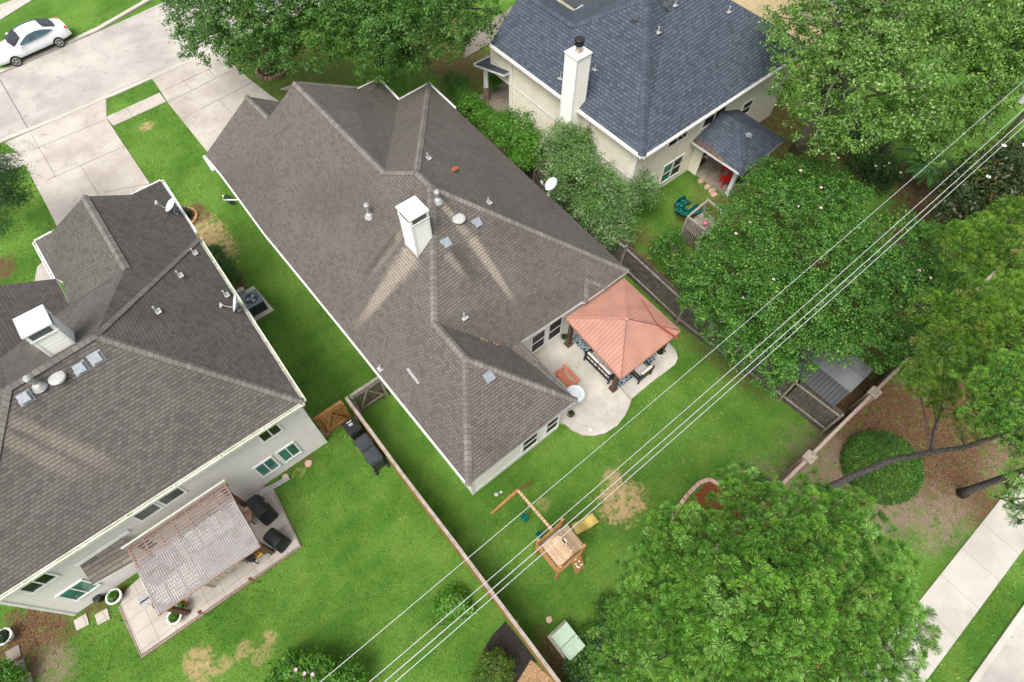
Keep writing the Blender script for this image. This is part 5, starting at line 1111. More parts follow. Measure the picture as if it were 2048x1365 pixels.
MB().box((dk[0], dk[1], 1.15), (dk[2], dk[3], 1.22)).build('deck', M['cedar_x'], ps)
for (x, y) in ((dk[0], dk[1]), (dk[2], dk[1]), (dk[0], dk[3]), (dk[2], dk[3])): MB().box((x - .05, y - .05, 0), (x + .05, y + .05, 2.5)).build('post', M['cedar'], ps)
q = MB()
for z in (1.35, 1.8): q.box((dk[0] - .04, dk[1] - .06, z), (dk[2] + .04, dk[1] - .02, z + .09)); q.box((dk[0] - .06, dk[1], z), (dk[0] - .02, dk[3], z + .09)); q.box((dk[0], dk[3] + .02, z), (dk[2], dk[3] + .06, z + .09))
for k in range(6): y = dk[1] + .1 + k * .18; q.box((dk[0] - .03, y, 1.2), (dk[0] - .01, y + .09, 1.85))
for k in range(5): x = dk[0] + .1 + k * .2; q.box((x, dk[1] - .03, 1.2), (x + .1, dk[1] - .01, 1.85))
q.build('railing', M['cedar'], ps)
# sand box frame below the tower, towards the camera
cw = MB(); a, b_ = P(1141, 1117, 1.15), P(1161, 1106, 1.15); c1, d1 = P(1170, 1134, 0), P(1151, 1151, 0)
for k in range(6):
    t0, t1 = k / 6 + .012, (k + 1) / 6 - .012; cw.face([a.lerp(d1, t0), a.lerp(d1, t1), b_.lerp(c1, t1), b_.lerp(c1, t0)]); u_ = Vector((0, 0, -.03)); cw.face([(a.lerp(d1, t0)) + u_, b_.lerp(c1, t0) + u_, b_.lerp(c1, t1) + u_, a.lerp(d1, t1) + u_])
    cw.face([a.lerp(d1, t1), a.lerp(d1, t1) + u_, b_.lerp(c1, t1) + u_, b_.lerp(c1, t1)])
cwo = cw.build('climbing_wall', M['cedar'], ps)
for (s, t) in ((.3, .45), (.65, .42), (.35, .62), (.5, .75), (.75, .7), (.4, .2)): p = a.lerp(d1, t).lerp(b_.lerp(c1, t), s); MB().lathe(p, [(.045, 0), (.04, .03), (.015, .045)], 7).build('climbing_hold', M['cushion'], cwo)
# slide
sa, sb, sc_, sd2 = P(1143, 1052, 1.2), P(1154, 1070, 1.2), P(1197, 1044, .18), P(1185, 1029, .18)
q = MB(); N_ = 10; prev = None
for k in range(N_ + 1):
    t = k / N_; z = 1.2 * (1 - t) ** 1.25 + .15 * t + .06 * math.sin(t * 9); L_ = sa.lerp(sd2, t); R__ = sb.lerp(sc_, t); L_.z = R__.z = z
    s = (R__ - L_).normalized(); u_ = Vector((0, 0, .12)); row = [L_ + u_ - s * .02, L_ + u_, L_ + s * .03, R__ - s * .03, R__ + u_, R__ + u_ + s * .02]
    if prev:
        for j in range(5): q.face([prev[j], row[j], row[j + 1], prev[j + 1]])
    prev = row
sl_ = q.build('slide', M['yellow'], ps, smooth=False); smod = sl_.modifiers.new('s', 'SOLIDIFY'); smod.thickness = .02
ba, bb_ = P(1035, 981, 2.15), P(1105, 1062, 2.15)
MB().bar(ba, bb_, .09, .11).build('swing_beam', M['cedar_x'], ps)
for px in ((984, 1027), (1063, 965)): MB().bar(P(*px), ba, .09, .06).build('leg', M['cedar'], ps)
MB().bar(P(1003, 1012, .75), P(1048, 974, .75), .04, .08).build('crossbar', M['cedar'], ps)
for (t, sp) in ((.35, .0), (.80, .05)):
    pa = ba.lerp(bb_, t - .08); pb_ = ba.lerp(bb_, t + .08); off = Vector((-.05, 0, 0)); s0 = pa + Vector((-.15, 0, -1.6)); s1 = pb_ + Vector((-.15, 0, -1.6)); q = MB(); prev = None
    for k in range(9):
        u_ = k / 8; p = s0.lerp(s1, u_); p.z -= .16 * math.sin(math.pi * u_); row = (p + Vector((-.11, 0, 0)), p + Vector((.11, 0, 0)))
        if prev: q.face([prev[0], prev[1], row[1], row[0]])
        prev = row
    sw = q.build('swing_seat', M['teal'], ps); sw.modifiers.new('s', 'SOLIDIFY').thickness = .02
    MB().tube([pa, s0], .010, 5).tube([pb_, s1], .010, 5).build('chain', M['darkgrey'], sw)
tag(MB().lathe(P(993, 990), [(.06, 0), (.09, .05), (.04, .09)], 8).build('toy', M['cap_white']), 'small white toy lying on the lawn nearest the middle house corner', 'toy')
tag(MB().lathe(P(1002, 985), [(.05, 0), (.07, .04), (.03, .07)], 8).build('toy', M['cap_white']), 'small white toy on the lawn next to the swing frame leg', 'toy')
# ------------------------------------------------------------------ bed edging blocks
def blocks(pts, gap, label, mat=None):
    i = 0; pts = [P(*p) for p in pts]
    for a, b_ in zip(pts[:-1], pts[1:]):
        L = (b_ - a).length; n = max(1, round(L / gap)); d = (b_ - a).normalized()
        for k in range(n):
            c_ = a.lerp(b_, (k + .5) / n); T = Matrix.Translation(c_) @ Matrix.Rotation(math.atan2(d.y, d.x) + random.uniform(-.06, .06), 4, 'Z'); q = MB(); q.box((-gap * .46, -.08, 0), (gap * .46, .08, .11 + random.uniform(0, .02)))
            q.v = [tuple(T @ Vector(v)) for v in q.v]; tag(q.build('edging_block', mat or M['pink_stone'], bevel=.015), label, 'edging block', 'edging blocks of the red mulch bed')
    return
blocks([(1338, 1045), (1352, 1020), (1375, 990), (1398, 967), (1418, 960), (1437, 970)], .24, 'pale block edging the red mulch bed under the big pine')
blocks([(1480, 950), (1492, 943), (1505, 957)], .2, 'pale block edging the red mulch bed under the big pine')
# ------------------------------------------------------------------ transformer
tr = empty('transformer_box', P(1128, 1290), 'pale green utility transformer box on a concrete pad beside the long fence', 'transformer box')
c0 = P(1128, 1291); MB().box((2.0, -.80, 0), (2.88, .34, .10)).build('pad', M['kerb'], tr, bevel=.02)
q = MB(); q.box((2.10, -.70, .10), (2.74, .22, .62)); q.build('cabinet', M['trans'], tr, bevel=.03)
q = MB(); q.box((2.06, -.74, .62), (2.80, -.255, .70)); q.build('lid', M['trans'], tr, bevel=.02); q = MB(); q.box((2.06, -.245, .62), (2.80, .25, .70)); q.build('lid', M['trans'], tr, bevel=.02)
q = MB(); q.box((2.5, -.42, .70), (2.58, -.37, .73)); q.build('latch', M['metal'], tr)
q = MB(); q.prism([g(1160, 1345), g(1140, 1368), g(1180, 1368), g(1200, 1340)], 0, .12); tag(q.build('concrete_pad', M['kerb']), 'small grey concrete pad at the bottom edge beside the long fence', 'pad')
# ------------------------------------------------------------------ wheelie bins
def bin_(label, c, mat, logo=False):
    o = empty('wheelie_bin', c, label, 'bin', 'wheelie bins along the fence'); x, y, z = c
    q = MB(); i = 0
    q.v += [(x - .25, y - .30, .06), (x + .25, y - .30, .06), (x + .25, y + .26, .06), (x - .25, y + .26, .06), (x - .28, y - .29, .95), (x + .28, y - .29, .95), (x + .28, y + .29, .95), (x - .28, y + .29, .95)]
    for f_ in ((3, 2, 1, 0), (4, 5, 6, 7), (0, 1, 5, 4), (1, 2, 6, 5), (2, 3, 7, 6), (3, 0, 4, 7)): q.f.append(f_); q.m.append(0)
    q.build('body', mat, o, bevel=.03)
    q = MB(); q.box((x - .30, y - .30, .95), (x + .30, y + .32, 1.0)); q.box((x - .24, y - .23, 1.0), (x + .24, y + .27, 1.04)); l_ = q.build('lid', mat, o, bevel=.025)
    q = MB()
    for k in range(3): q.box((x - .18, y - .17 + k * .15, 1.04), (x + .18, y - .08 + k * .15, 1.055))
    q.build('lid_ribs', mat, l_, bevel=.01)
    q = MB(); q.bar((x - .25, y - .37, 1.0), (x + .25, y - .37, 1.0), .03, .03)
    for s in (-.24, .24, 0): q.bar((x + s, y - .29, .97), (x + s, y - .37, 1.0), .03, .03)
    q.build('handle', mat, o)
    for s in (-1, 1): MB().tube([(x + s * .24, y - .34, .12), (x + s * .31, y - .34, .12)], .12, 14).build('wheel', M['black'], o)
    if logo:
        q = MB()
        for k in range(9):
            a_ = -.9 + k * .22; q.bar((x + .13 * math.sin(a_), y + .24 - .06 * math.cos(a_), 1.05), (x + .13 * math.sin(a_ + .22), y + .24 - .06 * math.cos(a_ + .22), 1.05), .03, .02)
        q.build('white_mark', M['white'], l_)
        q = MB(); q.box((x - .08, y - .02, 1.05), (x + .08, y + .10, 1.062)); q.build('label_plate', M['metal'], l_)
    return o
bin_('black wheeled bin with a white mark on its lid, nearest the wooden gate', P(703, 852, 1.0) - Vector((0, 0, 1)), M['black'], True)
bin_('dark grey wheeled bin in the middle of the three along the fence', P(727, 885, 1.0) - Vector((0, 0, 1)), M['bin'])
bin_('dark grey wheeled bin farthest from the wooden gate', P(745, 911, 1.0) - Vector((0, 0, 1)), M['bin'])
# ------------------------------------------------------------------ cooling unit beside the left house
ac = empty('cooling_unit', P(510, 625), 'square outdoor cooling unit with a round fan beside the left house', 'air conditioner'); c0 = P(503, 598, .8)
x, y = c0.x, c0.y; MB().prism([(x - .45, y - .62), (x + .55, y - .62), (x + .45, y + 1.3), (x - .45, y + 1.3)], 0, .06).build('pad', M['patio'], ac)
MB().box((x - .38, y - .4, .08), (x + .38, y + .4, .74)).build('cabinet', plain('coil_green', (.016, .03, .03), .6, .2, 9), ac)
tp_ = plain('unit_top_grey', (.14, .18, .20), .5, .1); q = MB(); q.box((x - .42, y - .44, .74), (x + .42, y + .44, .80)); q.build('top_cover', tp_, ac, bevel=.03)
MB().lathe((x, y, .80), [(.30, 0), (.31, .02), (.28, .022), (.28, .004)], 28).build('fan_ring', M['darkgrey'], ac)
fn = MB().lathe((x, y, .806), [(.08, 0), (.08, .03), (.04, .04)], 12).build('fan_hub', plain('fan_grey', (.22, .22, .25), .5), ac)
for k in range(3):
    a_ = k * 2.094 + .5; q = MB(); q.face([(x + .07 * math.cos(a_), y + .07 * math.sin(a_), .815), (x + .26 * math.cos(a_ - .2), y + .26 * math.sin(a_ - .2), .812), (x + .26 * math.cos(a_ + .6), y + .26 * math.sin(a_ + .6), .83), (x + .07 * math.cos(a_ + .9), y + .07 * math.sin(a_ + .9), .825)]); q.build('fan_blade', plain('fan_grey2', (.30, .30, .33), .5), fn)
q = MB(); p = P(480, 578, .4); q.box((p.x - .2, p.y - .1, 0), (p.x + .15, p.y + .12, .35)); tag(q.build('cable_box', M['cap_white'], bevel=.02), 'small pale box on the slab beside the cooling unit', 'utility box')
q = MB()
for k in range(14): a_ = k * .48; q.bar(P(474, 580, .1) + Vector((.16 * math.cos(a_), .16 * math.sin(a_), .02 * k * .3)), P(474, 580, .1) + Vector((.16 * math.cos(a_ + .48), .16 * math.sin(a_ + .48), .02 * k * .3)), .03, .03)
tag(q.build('garden_hose', M['terracotta']), 'coiled reddish hose beside the cooling unit', 'hose')
# arc of bricks in front-left corner bed
c0 = P(362, 440); q = MB()
for k in range(9):
    a_ = -1.2 + k * .34; q.bar(c0 + Vector((.85 * math.cos(a_), .75 * math.sin(a_), .06)), c0 + Vector((.85 * math.cos(a_ + .3), .75 * math.sin(a_ + .3), .06)), .13, .13)
tag(q.build('brick_edging', plain('orange_brick', (.38, .20, .10), .85, .25, 9), None), 'curved orange brick edging around a small bed by the left house corner', 'edging')
shrub('dark small bush inside the curved brick edging by the left house corner', [(c0.x + .1, c0.y, .25, .55, .5, .35)], 1800, .08, 'dark', 38, cl=.15)
# bicycle-like dark meter / rack on lawn near the middle house wall
mr = empty('garden_cart', P(462, 400), 'small black folded cart lying on the lawn strip against the middle house', 'cart')
MB().bar(P(450, 392, .15), P(463, 404, .15), .22, .1).build('tray', M['black'], mr, bevel=.02); MB().bar(P(455, 390, .25), P(471, 411, .15), .03, .03).bar(P(450, 398, .2), P(468, 411, .1), .03, .03).build('handle', M['black'], mr)
for px in ((452, 397), (462, 407)): MB().tube([P(*px, .1), P(*px, .1) + Vector((.05, .05, 0))], .1, 12).build('wheel', M['black'], mr)
M['floral'] = plain('floral_cream', (.46, .42, .30), .8, .45, 16)
# ------------------------------------------------------------------ pergola and patio things of the left house
pg = empty('pergola', (-5.8, 10, 0), 'pergola with a clear corrugated roof on brown rafters attached to the grey house', 'pergola')
za, zb_ = 2.85, 2.5; pa, pb2, pc2, pd = P(254.6, 1097.2, za), P(452.8, 969, za), P(523, 1094, zb_), P(317.8, 1232, zb_)
pa.y = pb2.y = (pa.y + pb2.y) / 2
rm, nt, b = newmat('corrugated_clear_sheet', .25, .4); v, x, y, z = pos(nt, 'World')
t = (x / .075).fr(); dirt_ = noise(nt, v, 2.2, 5, .7, dist=.5)
# white bloom and dirt on the outer part of the sheet, clear near the house
edge = y + (noise(nt, v, 3.5, 3) - .5) * .5
bloom = edge.ss(10.75, 10.35)
c = mixc(nt, (t - .5).abs().ss(.1, .45), (.66, .66, .67), (.34, .33, .34)); c = mixc(nt, dirt_.ss(.45, .75) * .5, c, (.30, .22, .17))
nt.links.new(c, b.inputs['Base Color']); tb = nt.nodes.new('ShaderNodeBsdfTransparent'); mx = nt.nodes.new('ShaderNodeMixShader'); al = bloom * .36 + .13 + (t - .5).abs().ss(.2, .5) * .12
link(nt, al, mx.inputs[0]); nt.links.new(tb.outputs[0], mx.inputs[1]); nt.links.new(b.outputs[0], mx.inputs[2]); nt.links.new(mx.outputs[0], nt.nodes['Material Output'].inputs[0]); bump(nt, b, (t - .5).abs(), .02)
q = MB(); nn_ = 90; pr2 = None
for k in range(nn_ * 2 + 1):
    u_ = k / (nn_ * 2); a = pa.lerp(pb2, u_); d_ = pd.lerp(pc2, u_); h = Vector((0, 0, .09 + (.018 if k % 2 else 0))); row = (a + h, d_ + h)
    if pr2: q.face([pr2[0], pr2[1], row[1], row[0]])
    pr2 = row
q.build('corrugated_sheet', rm, pg)
rwood = wood('rafter_wood', (.22, .12, .08), (.38, .24, .17))
q = MB()
for k in range(8): u_ = k / 7 * .98 + .01; q.bar(pa.lerp(pb2, u_) + Vector((0, 0, -.02)), pd.lerp(pc2, u_) + Vector((0, 0, -.02)), .045, .12)
q.build('rafters', rwood, pg)
q = MB()
for k in range(22): u_ = k / 21; q.bar(pa.lerp(pd, u_) + Vector((0, 0, .055)), pb2.lerp(pc2, u_) + Vector((0, 0, .055)), .05, .03)
q.build('battens', wood('batten_wood', (.20, .11, .075), (.34, .22, .16)), pg)
q = MB(); q.bar(pa.lerp(pd, .93) - Vector((0, 0, .15)), pb2.lerp(pc2, .93) - Vector((0, 0, .15)), .09, .16); q.bar(pa - Vector((0, 0, .1)), pb2 - Vector((0, 0, .1)), .05, .16); q.build('beam', rwood, pg)
for k, zz in ((pa.lerp(pd, .0), 0), ): pass
MB().bar(pa + Vector((0, 0, .16)) + Vector((-.1, .06, 0)), pb2 + Vector((.05, .06, .16)), .04, .08).build('flashing', M['white'], pg)
for px, pt in (((378, 1226), pd), ((546, 1106), pc2), ((492, 1012), None)):
    b0 = P(*px); b0 = Vector((b0.x, b0.y, 0))
    top = Vector((b0.x, b0.y, 2.42)); MB().box((b0.x - .075, b0.y - .075, .06), (b0.x + .075, b0.y + .075, 2.42)).build('post', wood('post_brown', (.10, .05, .03), (.17, .09, .05)), pg)
def cover_(name, label, c, ang, dx, dy, h):
    o = empty(name, c, label, 'grill', None, ang); T = Matrix.Translation(c) @ Matrix.Rotation(ang, 4, 'Z'); q = MB()
    bm = bmesh.new(); bmesh.ops.create_cube(bm, size=1); bmesh.ops.subdivide_edges(bm, edges=bm.edges[:], cuts=9, use_grid_fill=True); r_ = random.Random(int(dx * 100))
    for v in bm.verts:
        x, y, z = v.co; z += .5; tp = 1 - .18 * max(0, z - .6) / .4 if z > .6 else 1.02 - .0 * z
        fold = .035 * math.sin(14 * math.atan2(y, x + .01)) * (1 - z); rc = max(abs(x), abs(y))
        xx = x * dx * tp * (1 + fold); yy = y * dy * tp * (1 + fold); zz = z * h + (.04 * h * math.cos(x * 2.2) * (1 if z > .95 else 0)) - (.12 * h * (abs(y) * 2) ** 4 if z > .95 else 0) + r_.uniform(-.006, .006)
        # round the corners
        k_ = (abs(x) * 2) ** 6 * (abs(y) * 2) ** 6; xx *= 1 - .04 * k_; yy *= 1 - .04 * k_
        v.co = T @ Vector((xx, yy, max(.03, zz)))
    me = bpy.data.meshes.new('cover'); bm.to_mesh(me); bm.free(); me.materials.append(M['cover']); ob = bpy.data.objects.new('cover', me); C.collection.objects.link(ob); ob.parent = o; ob.matrix_parent_inverse = WM(o).inverted()
    for p in me.polygons: p.use_smooth = True
    md = ob.modifiers.new('sub', 'SUBSURF'); md.levels = md.render_levels = 1
    q = MB(); q.box((-.05, -dy * .5 - .025, h * .62), (.09, -dy * .5 - .012, h * .70)); q.v = [tuple(T @ Vector(v)) for v in q.v]; q.build('white_tag', M['white'], o)
    for sx in (-1, 1):
        for sy in (-1, 1):
            q = MB(); q.tube([(sx * dx * .42, sy * dy * .38, .0), (sx * dx * .42, sy * dy * .38, .06)], .035, 10); q.v = [tuple(T @ Vector(v)) for v in q.v]; q.build('caster', M['darkgrey'], o)
    return o
cover_('covered_grill', 'large grill under a black cover against the grey house wall', Vector((P(527, 1022, .3).x, P(527, 1022, .3).y, .07)), R(98), 1.05, .58, 1.0)
cover_('covered_grill', 'smaller grill under a black cover with a pale strip, near the patio corner', Vector((P(556, 1082, .3).x, P(556, 1082, .3).y, .07)), R(-72), .78, .56, .85)
tag(MB().lathe(P(544, 1030, .08), [(.03, 0), (.13, .02), (.13, .07), (.05, .1), (.05, .13)], 12).build('orange_bucket_lid', plain('orange_red', (.55, .10, .03), .5)), 'orange plastic item beside the large covered grill', 'plastic item')
q = MB(); a, b_ = P(577, 953, .12), P(492, 1000, .12)
for k in range(3): o_ = Vector((.0, -.07 * k, 0)); q.bar(a + o_, b_ + o_, .045, .05)
tag(q.build('pipe_bundle', M['metal']), 'long pale poles lying along the foot of the grey house wall', 'poles')
seat('patio_bench', 'cream patterned bench seat under the outer edge of the clear pergola roof', P(455, 1140, .08) + Vector((0, .08, 0)), R(180), 1.35, fm='floral')
def chairr(label, c, ang, mat, seatm):
    o = empty('patio_chair', c, label, 'chair', None, ang); T = Matrix.Translation(c) @ Matrix.Rotation(ang, 4, 'Z')
    def put(q, n_, mt): q.v = [tuple(T @ Vector(v)) for v in q.v]; return q.build(n_, mt, o)
    put(MB().box((-.23, -.23, .38), (.23, .23, .42)), 'seat', seatm); q = MB()
    for k in range(5): q.box((-.2 + k * .09, .21, .42), (-.15 + k * .09, .24, .85))
    q.box((-.24, .2, .82), (.24, .25, .88)); put(q, 'backrest', mat)
    for s in (-1, 1):
        for t_ in (-1, 1): put(MB().box((s * .2 - .02, t_ * .2 - .02, 0), (s * .2 + .02, t_ * .2 + .02, .4)), 'leg', mat)
        put(MB().box((s * .25 - .03, -.2, .6), (s * .25 + .03, .24, .63)), 'armrest', mat)
    return o
ch = chairr('dark metal chair with a yellow cushion at the right pergola post', P(515, 1112, .08), R(200), M['black'], M['black'])
c0 = P(516, 1107, .52); tag(MB().box((c0.x - .14, c0.y - .14, .50), (c0.x + .14, c0.y + .12, .58)).build('cushion', plain('mustard', (.62, .36, .03), .8), bevel=.03), 'yellow cushion on the dark metal chair under the pergola edge', 'cushion')
chairr('brown wooden chair beside the large covered grill', P(500, 1040, .08), R(60), rwood, rwood)
chairr('red plastic chair at the open front of the rear porch of the cream house', P(1447, 370, .1), R(150), M['red'], M['red'])
chairr('red plastic chair deeper inside the rear porch of the cream house', P(1452, 346, .1), R(100), M['red'], M['red'])
chairr('brown wooden chair on the rear porch of the cream house', P(1437, 331, .1), R(10), M['cedar'], M['cedar'])
q = MB(); c0 = P(1394, 326, .1); q.lathe(c0, [(.5, 0), (.55, .05), (.4, .35), (.1, .5)], 18, sx=1.1, sy=.6); tag(q.build('covered_firepit', plain('brown_cover', (.05, .035, .028), .8, .3, 9), smooth=False), 'dark brown covered round item on the rear porch against the cream house wall', 'covered item')
q = MB(); c0 = P(1478, 362, .1); q.prism([(c0.x - .3, c0.y - .25), (c0.x + .35, c0.y - .2), (c0.x + .3, c0.y + .3), (c0.x - .25, c0.y + .3)], .1, 1.0); tag(q.build('porch_cabinet', plain('dark_cover', (.05, .042, .04), .8, .3, 9), bevel=.08), 'dark covered item behind the white post of the rear porch', 'covered item')
# steps / bin by back door
q = MB(); a = P(236, 1172, .6); q.box((-7.75, 10.9, .0), (-7.1, 11.7, .2)); tag(q.build('door_step', wood('step_wood', (.12, .08, .05), (.22, .15, .1), ax=1, gap=.14)), 'brown wooden step in front of the back door of the grey house', 'step')
q = MB(); sx_, sy_ = -8.05, 11.25; q.box((sx_ - .1, sy_ - .45, 0), (sx_ + .05, sy_ + .4, .75)); 
for k in range(5): q.box((sx_ + .05, sy_ - .4 + k * .15, .55), (sx_ + .3, sy_ - .33 + k * .15, .6))
q.box((sx_ + .05, sy_ - .43, 0), (sx_ + .33, sy_ - .38, .7)); q.box((sx_ + .05, sy_ + .35, 0), (sx_ + .33, sy_ + .4, .7)); tag(q.build('wooden_crate', wood('crate_wood', (.05, .035, .025), (.12, .08, .05))), 'dark brown open wooden crate beside the back door of the grey house', 'crate')
for k, px in enumerate(((293, 1190), (300, 1200))):
    c0 = P(*px, .09); tag(MB().box((c0.x - .33, c0.y - .16, .07), (c0.x + .3, c0.y + .14, .085)).build('paving_slab', M['lead']), ('grey slab laid on the patio, nearer the wooden step', 'grey slab laid on the patio, just under the pergola edge')[k], 'slab')
bn = P(203, 1199); tag(MB().lathe(bn, [(.1, 0), (.13, .3), (.14, .31), (.1, .33)], 14).build('bucket', M['black']), 'small black bucket in the bed below the green window', 'bucket')
tag(MB().lathe(P(198, 1194, .0), [(.04, 0), (.05, .12), (.02, .14)], 10).build('bottle', M['white']), 'white bottle beside the small black bucket', 'bottle')
for px, lb in (((503, 1159), 'thin garden torch on the patio edge, nearer the bench'), ((402, 1225), 'thin garden torch on the patio edge, nearer the dark pergola post')):
    t_ = P(*px, 1.1); b0 = P(px[0] + 16, px[1] + 6, 0); o = empty('garden_torch', b0, lb, 'torch'); MB().tube([b0, t_], .013, 6).build('pole', M['black'], o); MB().lathe(t_, [(.03, 0), (.07, .08), (.06, .14), (.03, .1)], 12).build('bowl', plain('torch_copper', (.22, .07, .04), .5), o)
# raised table under pergola glimpsed
o = empty('patio_table', Vector((-5.7, 10.1, .07)), 'dark table under the clear pergola roof', 'table'); MB().box((-6.4, 9.75, .72), (-5.1, 10.5, .77)).build('tabletop', M['deckgrey'], o)
for sx in (-6.3, -5.2):
    for sy in (9.85, 10.4): MB().box((sx - .03, sy - .03, .07), (sx + .03, sy + .03, .72)).build('leg', M['black'], o)
seat('patio_sofa', 'brown cushioned sofa under the clear pergola roof against the wall', Vector((-5.6, 11.2, .07)), 0, 1.7)
# ball in lawn by gate
q = MB().lathe(P(721, 818), [(.05, 0), (.10, .04), (.12, .10), (.10, .17), (.04, .2)], 12); tag(q.build('garden_lamp', M['metal']), 'small silver round lamp on the ground beside the dark gate', 'garden lamp')
q = MB().lathe(P(650, 868), [(.2, 0), (.22, .1), (.12, .2)], 7); tag(q.build('rock', M['stone']), 'pale rock at the foot of the orange brown gate', 'rock')
# ------------------------------------------------------------------ neighbour's small wooden fort with green slide
ft = empty('play_fort', P(1415, 440), 'small grey wooden play fort with a curved green slide behind the side fence', 'playset')
zf = 1.1; fa, fb, fc_ = P(1376, 434, 1.7), P(1416, 401, 1.7), P(1437, 417, 1.7); fd = fa + (fc_ - fb)
MB().box((21.6 - .0, 9.0, 0), (21.61, 9.01, .01)) if False else None
u1 = fa - fb; u2 = fc_ - fb
def q4(o_, a, b_, z0, z1, mat, name, th=.04): q = MB(); q.bar(Vector((a.x, a.y, (z0 + z1) / 2)), Vector((b_.x, b_.y, (z0 + z1) / 2)), th, z1 - z0); return q.build(name, mat, o_)
kk = [fb, fa, fa + u2 * 1.6, fb + u2 * 1.6]
q = MB(); q.prism([(k.x, k.y) for k in kk], .95, 1.0); q.build('deck', M['deckgrey'], ft)
for k in kk: MB().box((k.x - .05, k.y - .05, 0), (k.x + .05, k.y + .05, 1.75)).build('post', M['fence_top'], ft)
q4(ft, kk[0], kk[1], 1.66, 1.74, M['fence_top'], 'rail', .09); q4(ft, kk[1], kk[2], 1.66, 1.74, M['fence_top'], 'rail', .09); q4(ft, kk[3], kk[0], 1.66, 1.74, M['fence_top'], 'rail', .09)
q = MB()
for j in range(11): p = kk[1].lerp(kk[2], j / 10); q.box((p.x - .04, p.y - .015, .2), (p.x + .04, p.y + .015, 1.66))
q.build('pickets', M['fence_top'], ft)
q = MB(); ctr = P(1372, 412, .5); prev = None; pts = [P(1400, 416, 1.05), P(1388, 424, .9), P(1374, 428, .7), P(1360, 424, .5), P(1358, 412, .32), P(1366, 404, .2), P(1376, 401, .12)]
for k, p in enumerate(pts):
    d = (pts[min(k + 1, 6)] - pts[max(k - 1, 0)]); d.z = 0; d.normalize(); s = Vector((-d.y, d.x, 0)) * .22; up_ = Vector((0, 0, .14)); row = [p - s * 1.1 + up_, p - s, p, p + s, p + s * 1.1 + up_]
    if prev:
        for j in range(4): q.face([prev[j], row[j], row[j + 1], prev[j + 1]])
    prev = row
s_ = q.build('slide', M['teal'], ft, smooth=True); s_.modifiers.new('s', 'SOLIDIFY').thickness = .03
tag(MB().lathe(P(1410, 450, 1.05), [(.05, 0), (.1, .06), (.1, .14), (.04, .18)], 10).build('toy_ball', M['pinkp']), 'small pink toy on the grey wooden fort deck', 'toy')
for i, px in enumerate(((1402, 362), (1415, 374), (1424, 382), (1428, 390))):
    c0 = P(*px); q = MB(); q.prism([(c0.x + .25 * math.cos(a) * (1 + .2 * math.sin(i + 2 * a)), c0.y + .16 * math.sin(a)) for a in (0.2, 1.2, 2.1, 3.3, 4.2, 5.3)], 0, .04)
    tag(q.build('flat_stone', M['pink_stone']), ('pink flagstone touching the cream house rear porch, nearest the house wall', 'second pink flagstone along the cream house porch slab', 'third pink flagstone along the cream house porch slab', 'pink flagstone nearest the small wooden fort')[i], 'stone')
# ------------------------------------------------------------------ overhead wires and pole
for n_, (c_, L_) in enumerate(((2.8, ((560, 1432), (680, 1329), (1196, 899), (1348, 771), (1725.6, 440), (2048, 161), (2130, 92))), (1.9, ((650, 1437), (740, 1365), (1283, 899), (1348, 841.6), (1797, 440), (2048, 219), (2130, 145))),
                              (1.75, ((680, 1437), (769, 1365), (1309, 899), (1348, 865), (1821, 440), (2048, 239), (2130, 166))), (1.5, ((700, 1440), (791, 1365), (1326, 899), (1348, 880), (1837, 440), (2048, 251), (2130, 180))))):
    ps_ = [PW(*p, 1, c_) for p in L_]; X = np.array([p.x for p in ps_]); Z = np.array([p.z for p in ps_]); cf = np.polyfit(X, Z, 2); xs = np.linspace(X[0], X[-1], 30)
    pts = [(x, c_, float(np.polyval(cf, x))) for x in xs]; rad = (.0085, .009, .0115, .009)[n_]
    tag(MB().tube(pts, rad, 6).build('power_line', M['cable'], smooth=True), ('overhead wire that runs apart from the others, uppermost of the four', 'overhead wire, upper one of the three close together', 'overhead wire, middle and thickest of the three close together', 'overhead wire, lowest of the three close together')[n_], 'power line', 'overhead wires across the back yards')
pl = empty('utility_pole', P(2003, 280), 'grey utility pole at the right edge reached by the overhead wires', 'pole'); b0 = P(2003, 280); MB().tube([b0, b0 + Vector((0, 0, 9.5))], [.16, .11], 12).build('post', M['fence_top'], pl, smooth=True)
c0 = P(2040, 206, 9.0); MB().tube([c0, c0 + Vector((.1, 0, .35))], .12, 10).build('insulator', M['metal'], pl); MB().tube([P(2030, 203, 9.0), P(2026, 212, 9.0), P(2033, 222, 9.0)], .018, 6).build('bracket', M['black'], pl)
# ------------------------------------------------------------------ leaf litter on the mulch and twigs
LIT = [((1745, 830), 2.6, 1.9), ((1850, 900), 2.8, 2.2), ((1930, 960), 2.0, 1.6), ((1960, 860), 2.6, 2.0), ((1700, 920), 2.2, 1.8), ((60, 1270), 1.6, 1.4), ((1110, 1320), .8, .6), ((900, 90), 3, 4), ((620, 170), 4, 1.6), ((1250, 500), .6, 3), ((1600, 300), 3, 2.4)]
pv = []
for (px_, rx_, ry_) in LIT:
    cx_, cy_ = g(*px_); k_ = int(520 * rx_ * ry_); pv.append(np.stack([cx_ + rng.normal(size=k_) * rx_ * .5, cy_ + rng.normal(size=k_) * ry_ * .5], 1))
pv = np.concatenate(pv); k_ = len(pv); a_ = rng.uniform(0, 6.283, k_); l_ = rng.uniform(.012, .038, k_)[:, None]; w_ = l_ * rng.uniform(.15, .6, k_)[:, None]
t_ = np.stack([np.cos(a_), np.sin(a_), rng.normal(size=k_) * .2], 1); s_ = np.stack([-np.sin(a_), np.cos(a_), rng.normal(size=k_) * .2], 1); c3 = np.concatenate([pv, np.full((k_, 1), .022)], 1)
V = np.stack([c3 - t_ * l_, c3 + s_ * w_, c3 + t_ * l_, c3 - s_ * w_], 1)
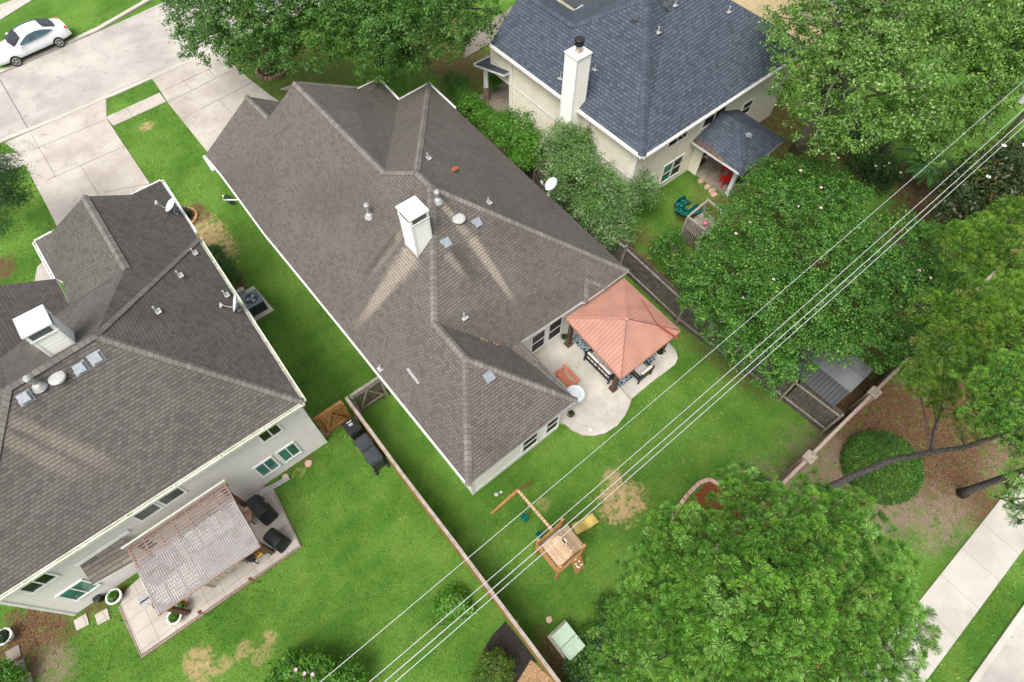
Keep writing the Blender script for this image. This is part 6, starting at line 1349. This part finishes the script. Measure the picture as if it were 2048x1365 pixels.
lm_, nt, b = newmat('dead_leaf', .8, .1); ge = nt.nodes.new('ShaderNodeNewGeometry'); nt.links.new(mixc(nt, E(nt, ge.outputs['Random Per Island']).ss(.2, .95), (.03, .018, .010), (.27, .17, .10)), b.inputs['Base Color'])
tag(mesh_arrays('leaf_litter', V.reshape(-1, 3), np.arange(k_ * 4).reshape(k_, 4), lm_, None), 'scattered dead leaves and pine straw on the bare soil and mulch', 'leaf litter', kind='stuff')
# ------------------------------------------------------------------ grass blades
def inside(px, py, poly):
    n = len(poly); res = np.zeros(len(px), bool); j = n - 1
    for i in range(n):
        xi, yi = poly[i][0], poly[i][1]; xj, yj = poly[j][0], poly[j][1]
        if yi != yj: res ^= ((yi > py) != (yj > py)) & (px < (xj - xi) * (py - yi) / (yj - yi) + xi)
        j = i
    return res
N = 420000; gx = rng.uniform(-13.5, 24, N); gy = rng.uniform(-12, 50, N)
keep = rng.random(N) < np.clip(1.2 - np.hypot(gx, gy) / 62, .25, 1)
for poly in EXC: keep &= ~inside(gx, gy, poly)
for (px, py), rx, ry, k, st in PATCH:
    cx, cy = g(px, py); d = np.hypot((gx - cx) / rx, (gy - cy) / ry) + rng.normal(size=N) * .10
    keep &= ~((d < 1.0) & (rng.random(N) < st * .85))
# camera frustum
dx = gx; dy = gy; dz = -23.5; w_ = dx * FW[0] + dy * FW[1] + dz * FW[2]; sx = 1024 + F * (dx * RT[0] + dy * RT[1] + dz * RT[2]) / w_; sy = 682.5 - F * (dx * UP[0] + dy * UP[1] + dz * UP[2]) / w_
keep &= (sx > -150) & (sx < 2200) & (sy > -150) & (sy < 1500)
gx = gx[keep]; gy = gy[keep]; n = len(gx); a = rng.uniform(0, 6.283, n); h = rng.uniform(.04, .10, n); wd = rng.uniform(.010, .022, n); ln = rng.uniform(.3, 1.1, n) * h; b2 = rng.uniform(0, 6.283, n)
V = np.empty((n, 3, 3)); V[:, 0] = np.stack([gx - np.cos(a) * wd, gy - np.sin(a) * wd, np.full(n, -.005)], 1); V[:, 1] = np.stack([gx + np.cos(a) * wd, gy + np.sin(a) * wd, np.full(n, -.005)], 1)
V[:, 2] = np.stack([gx + np.cos(b2) * ln, gy + np.sin(b2) * ln, h], 1)
gr = mesh_arrays('grass', V.reshape(-1, 3), np.arange(n * 3).reshape(n, 3), M['blade'], None); tag(gr, 'short green lawn grass', 'grass', kind='stuff')
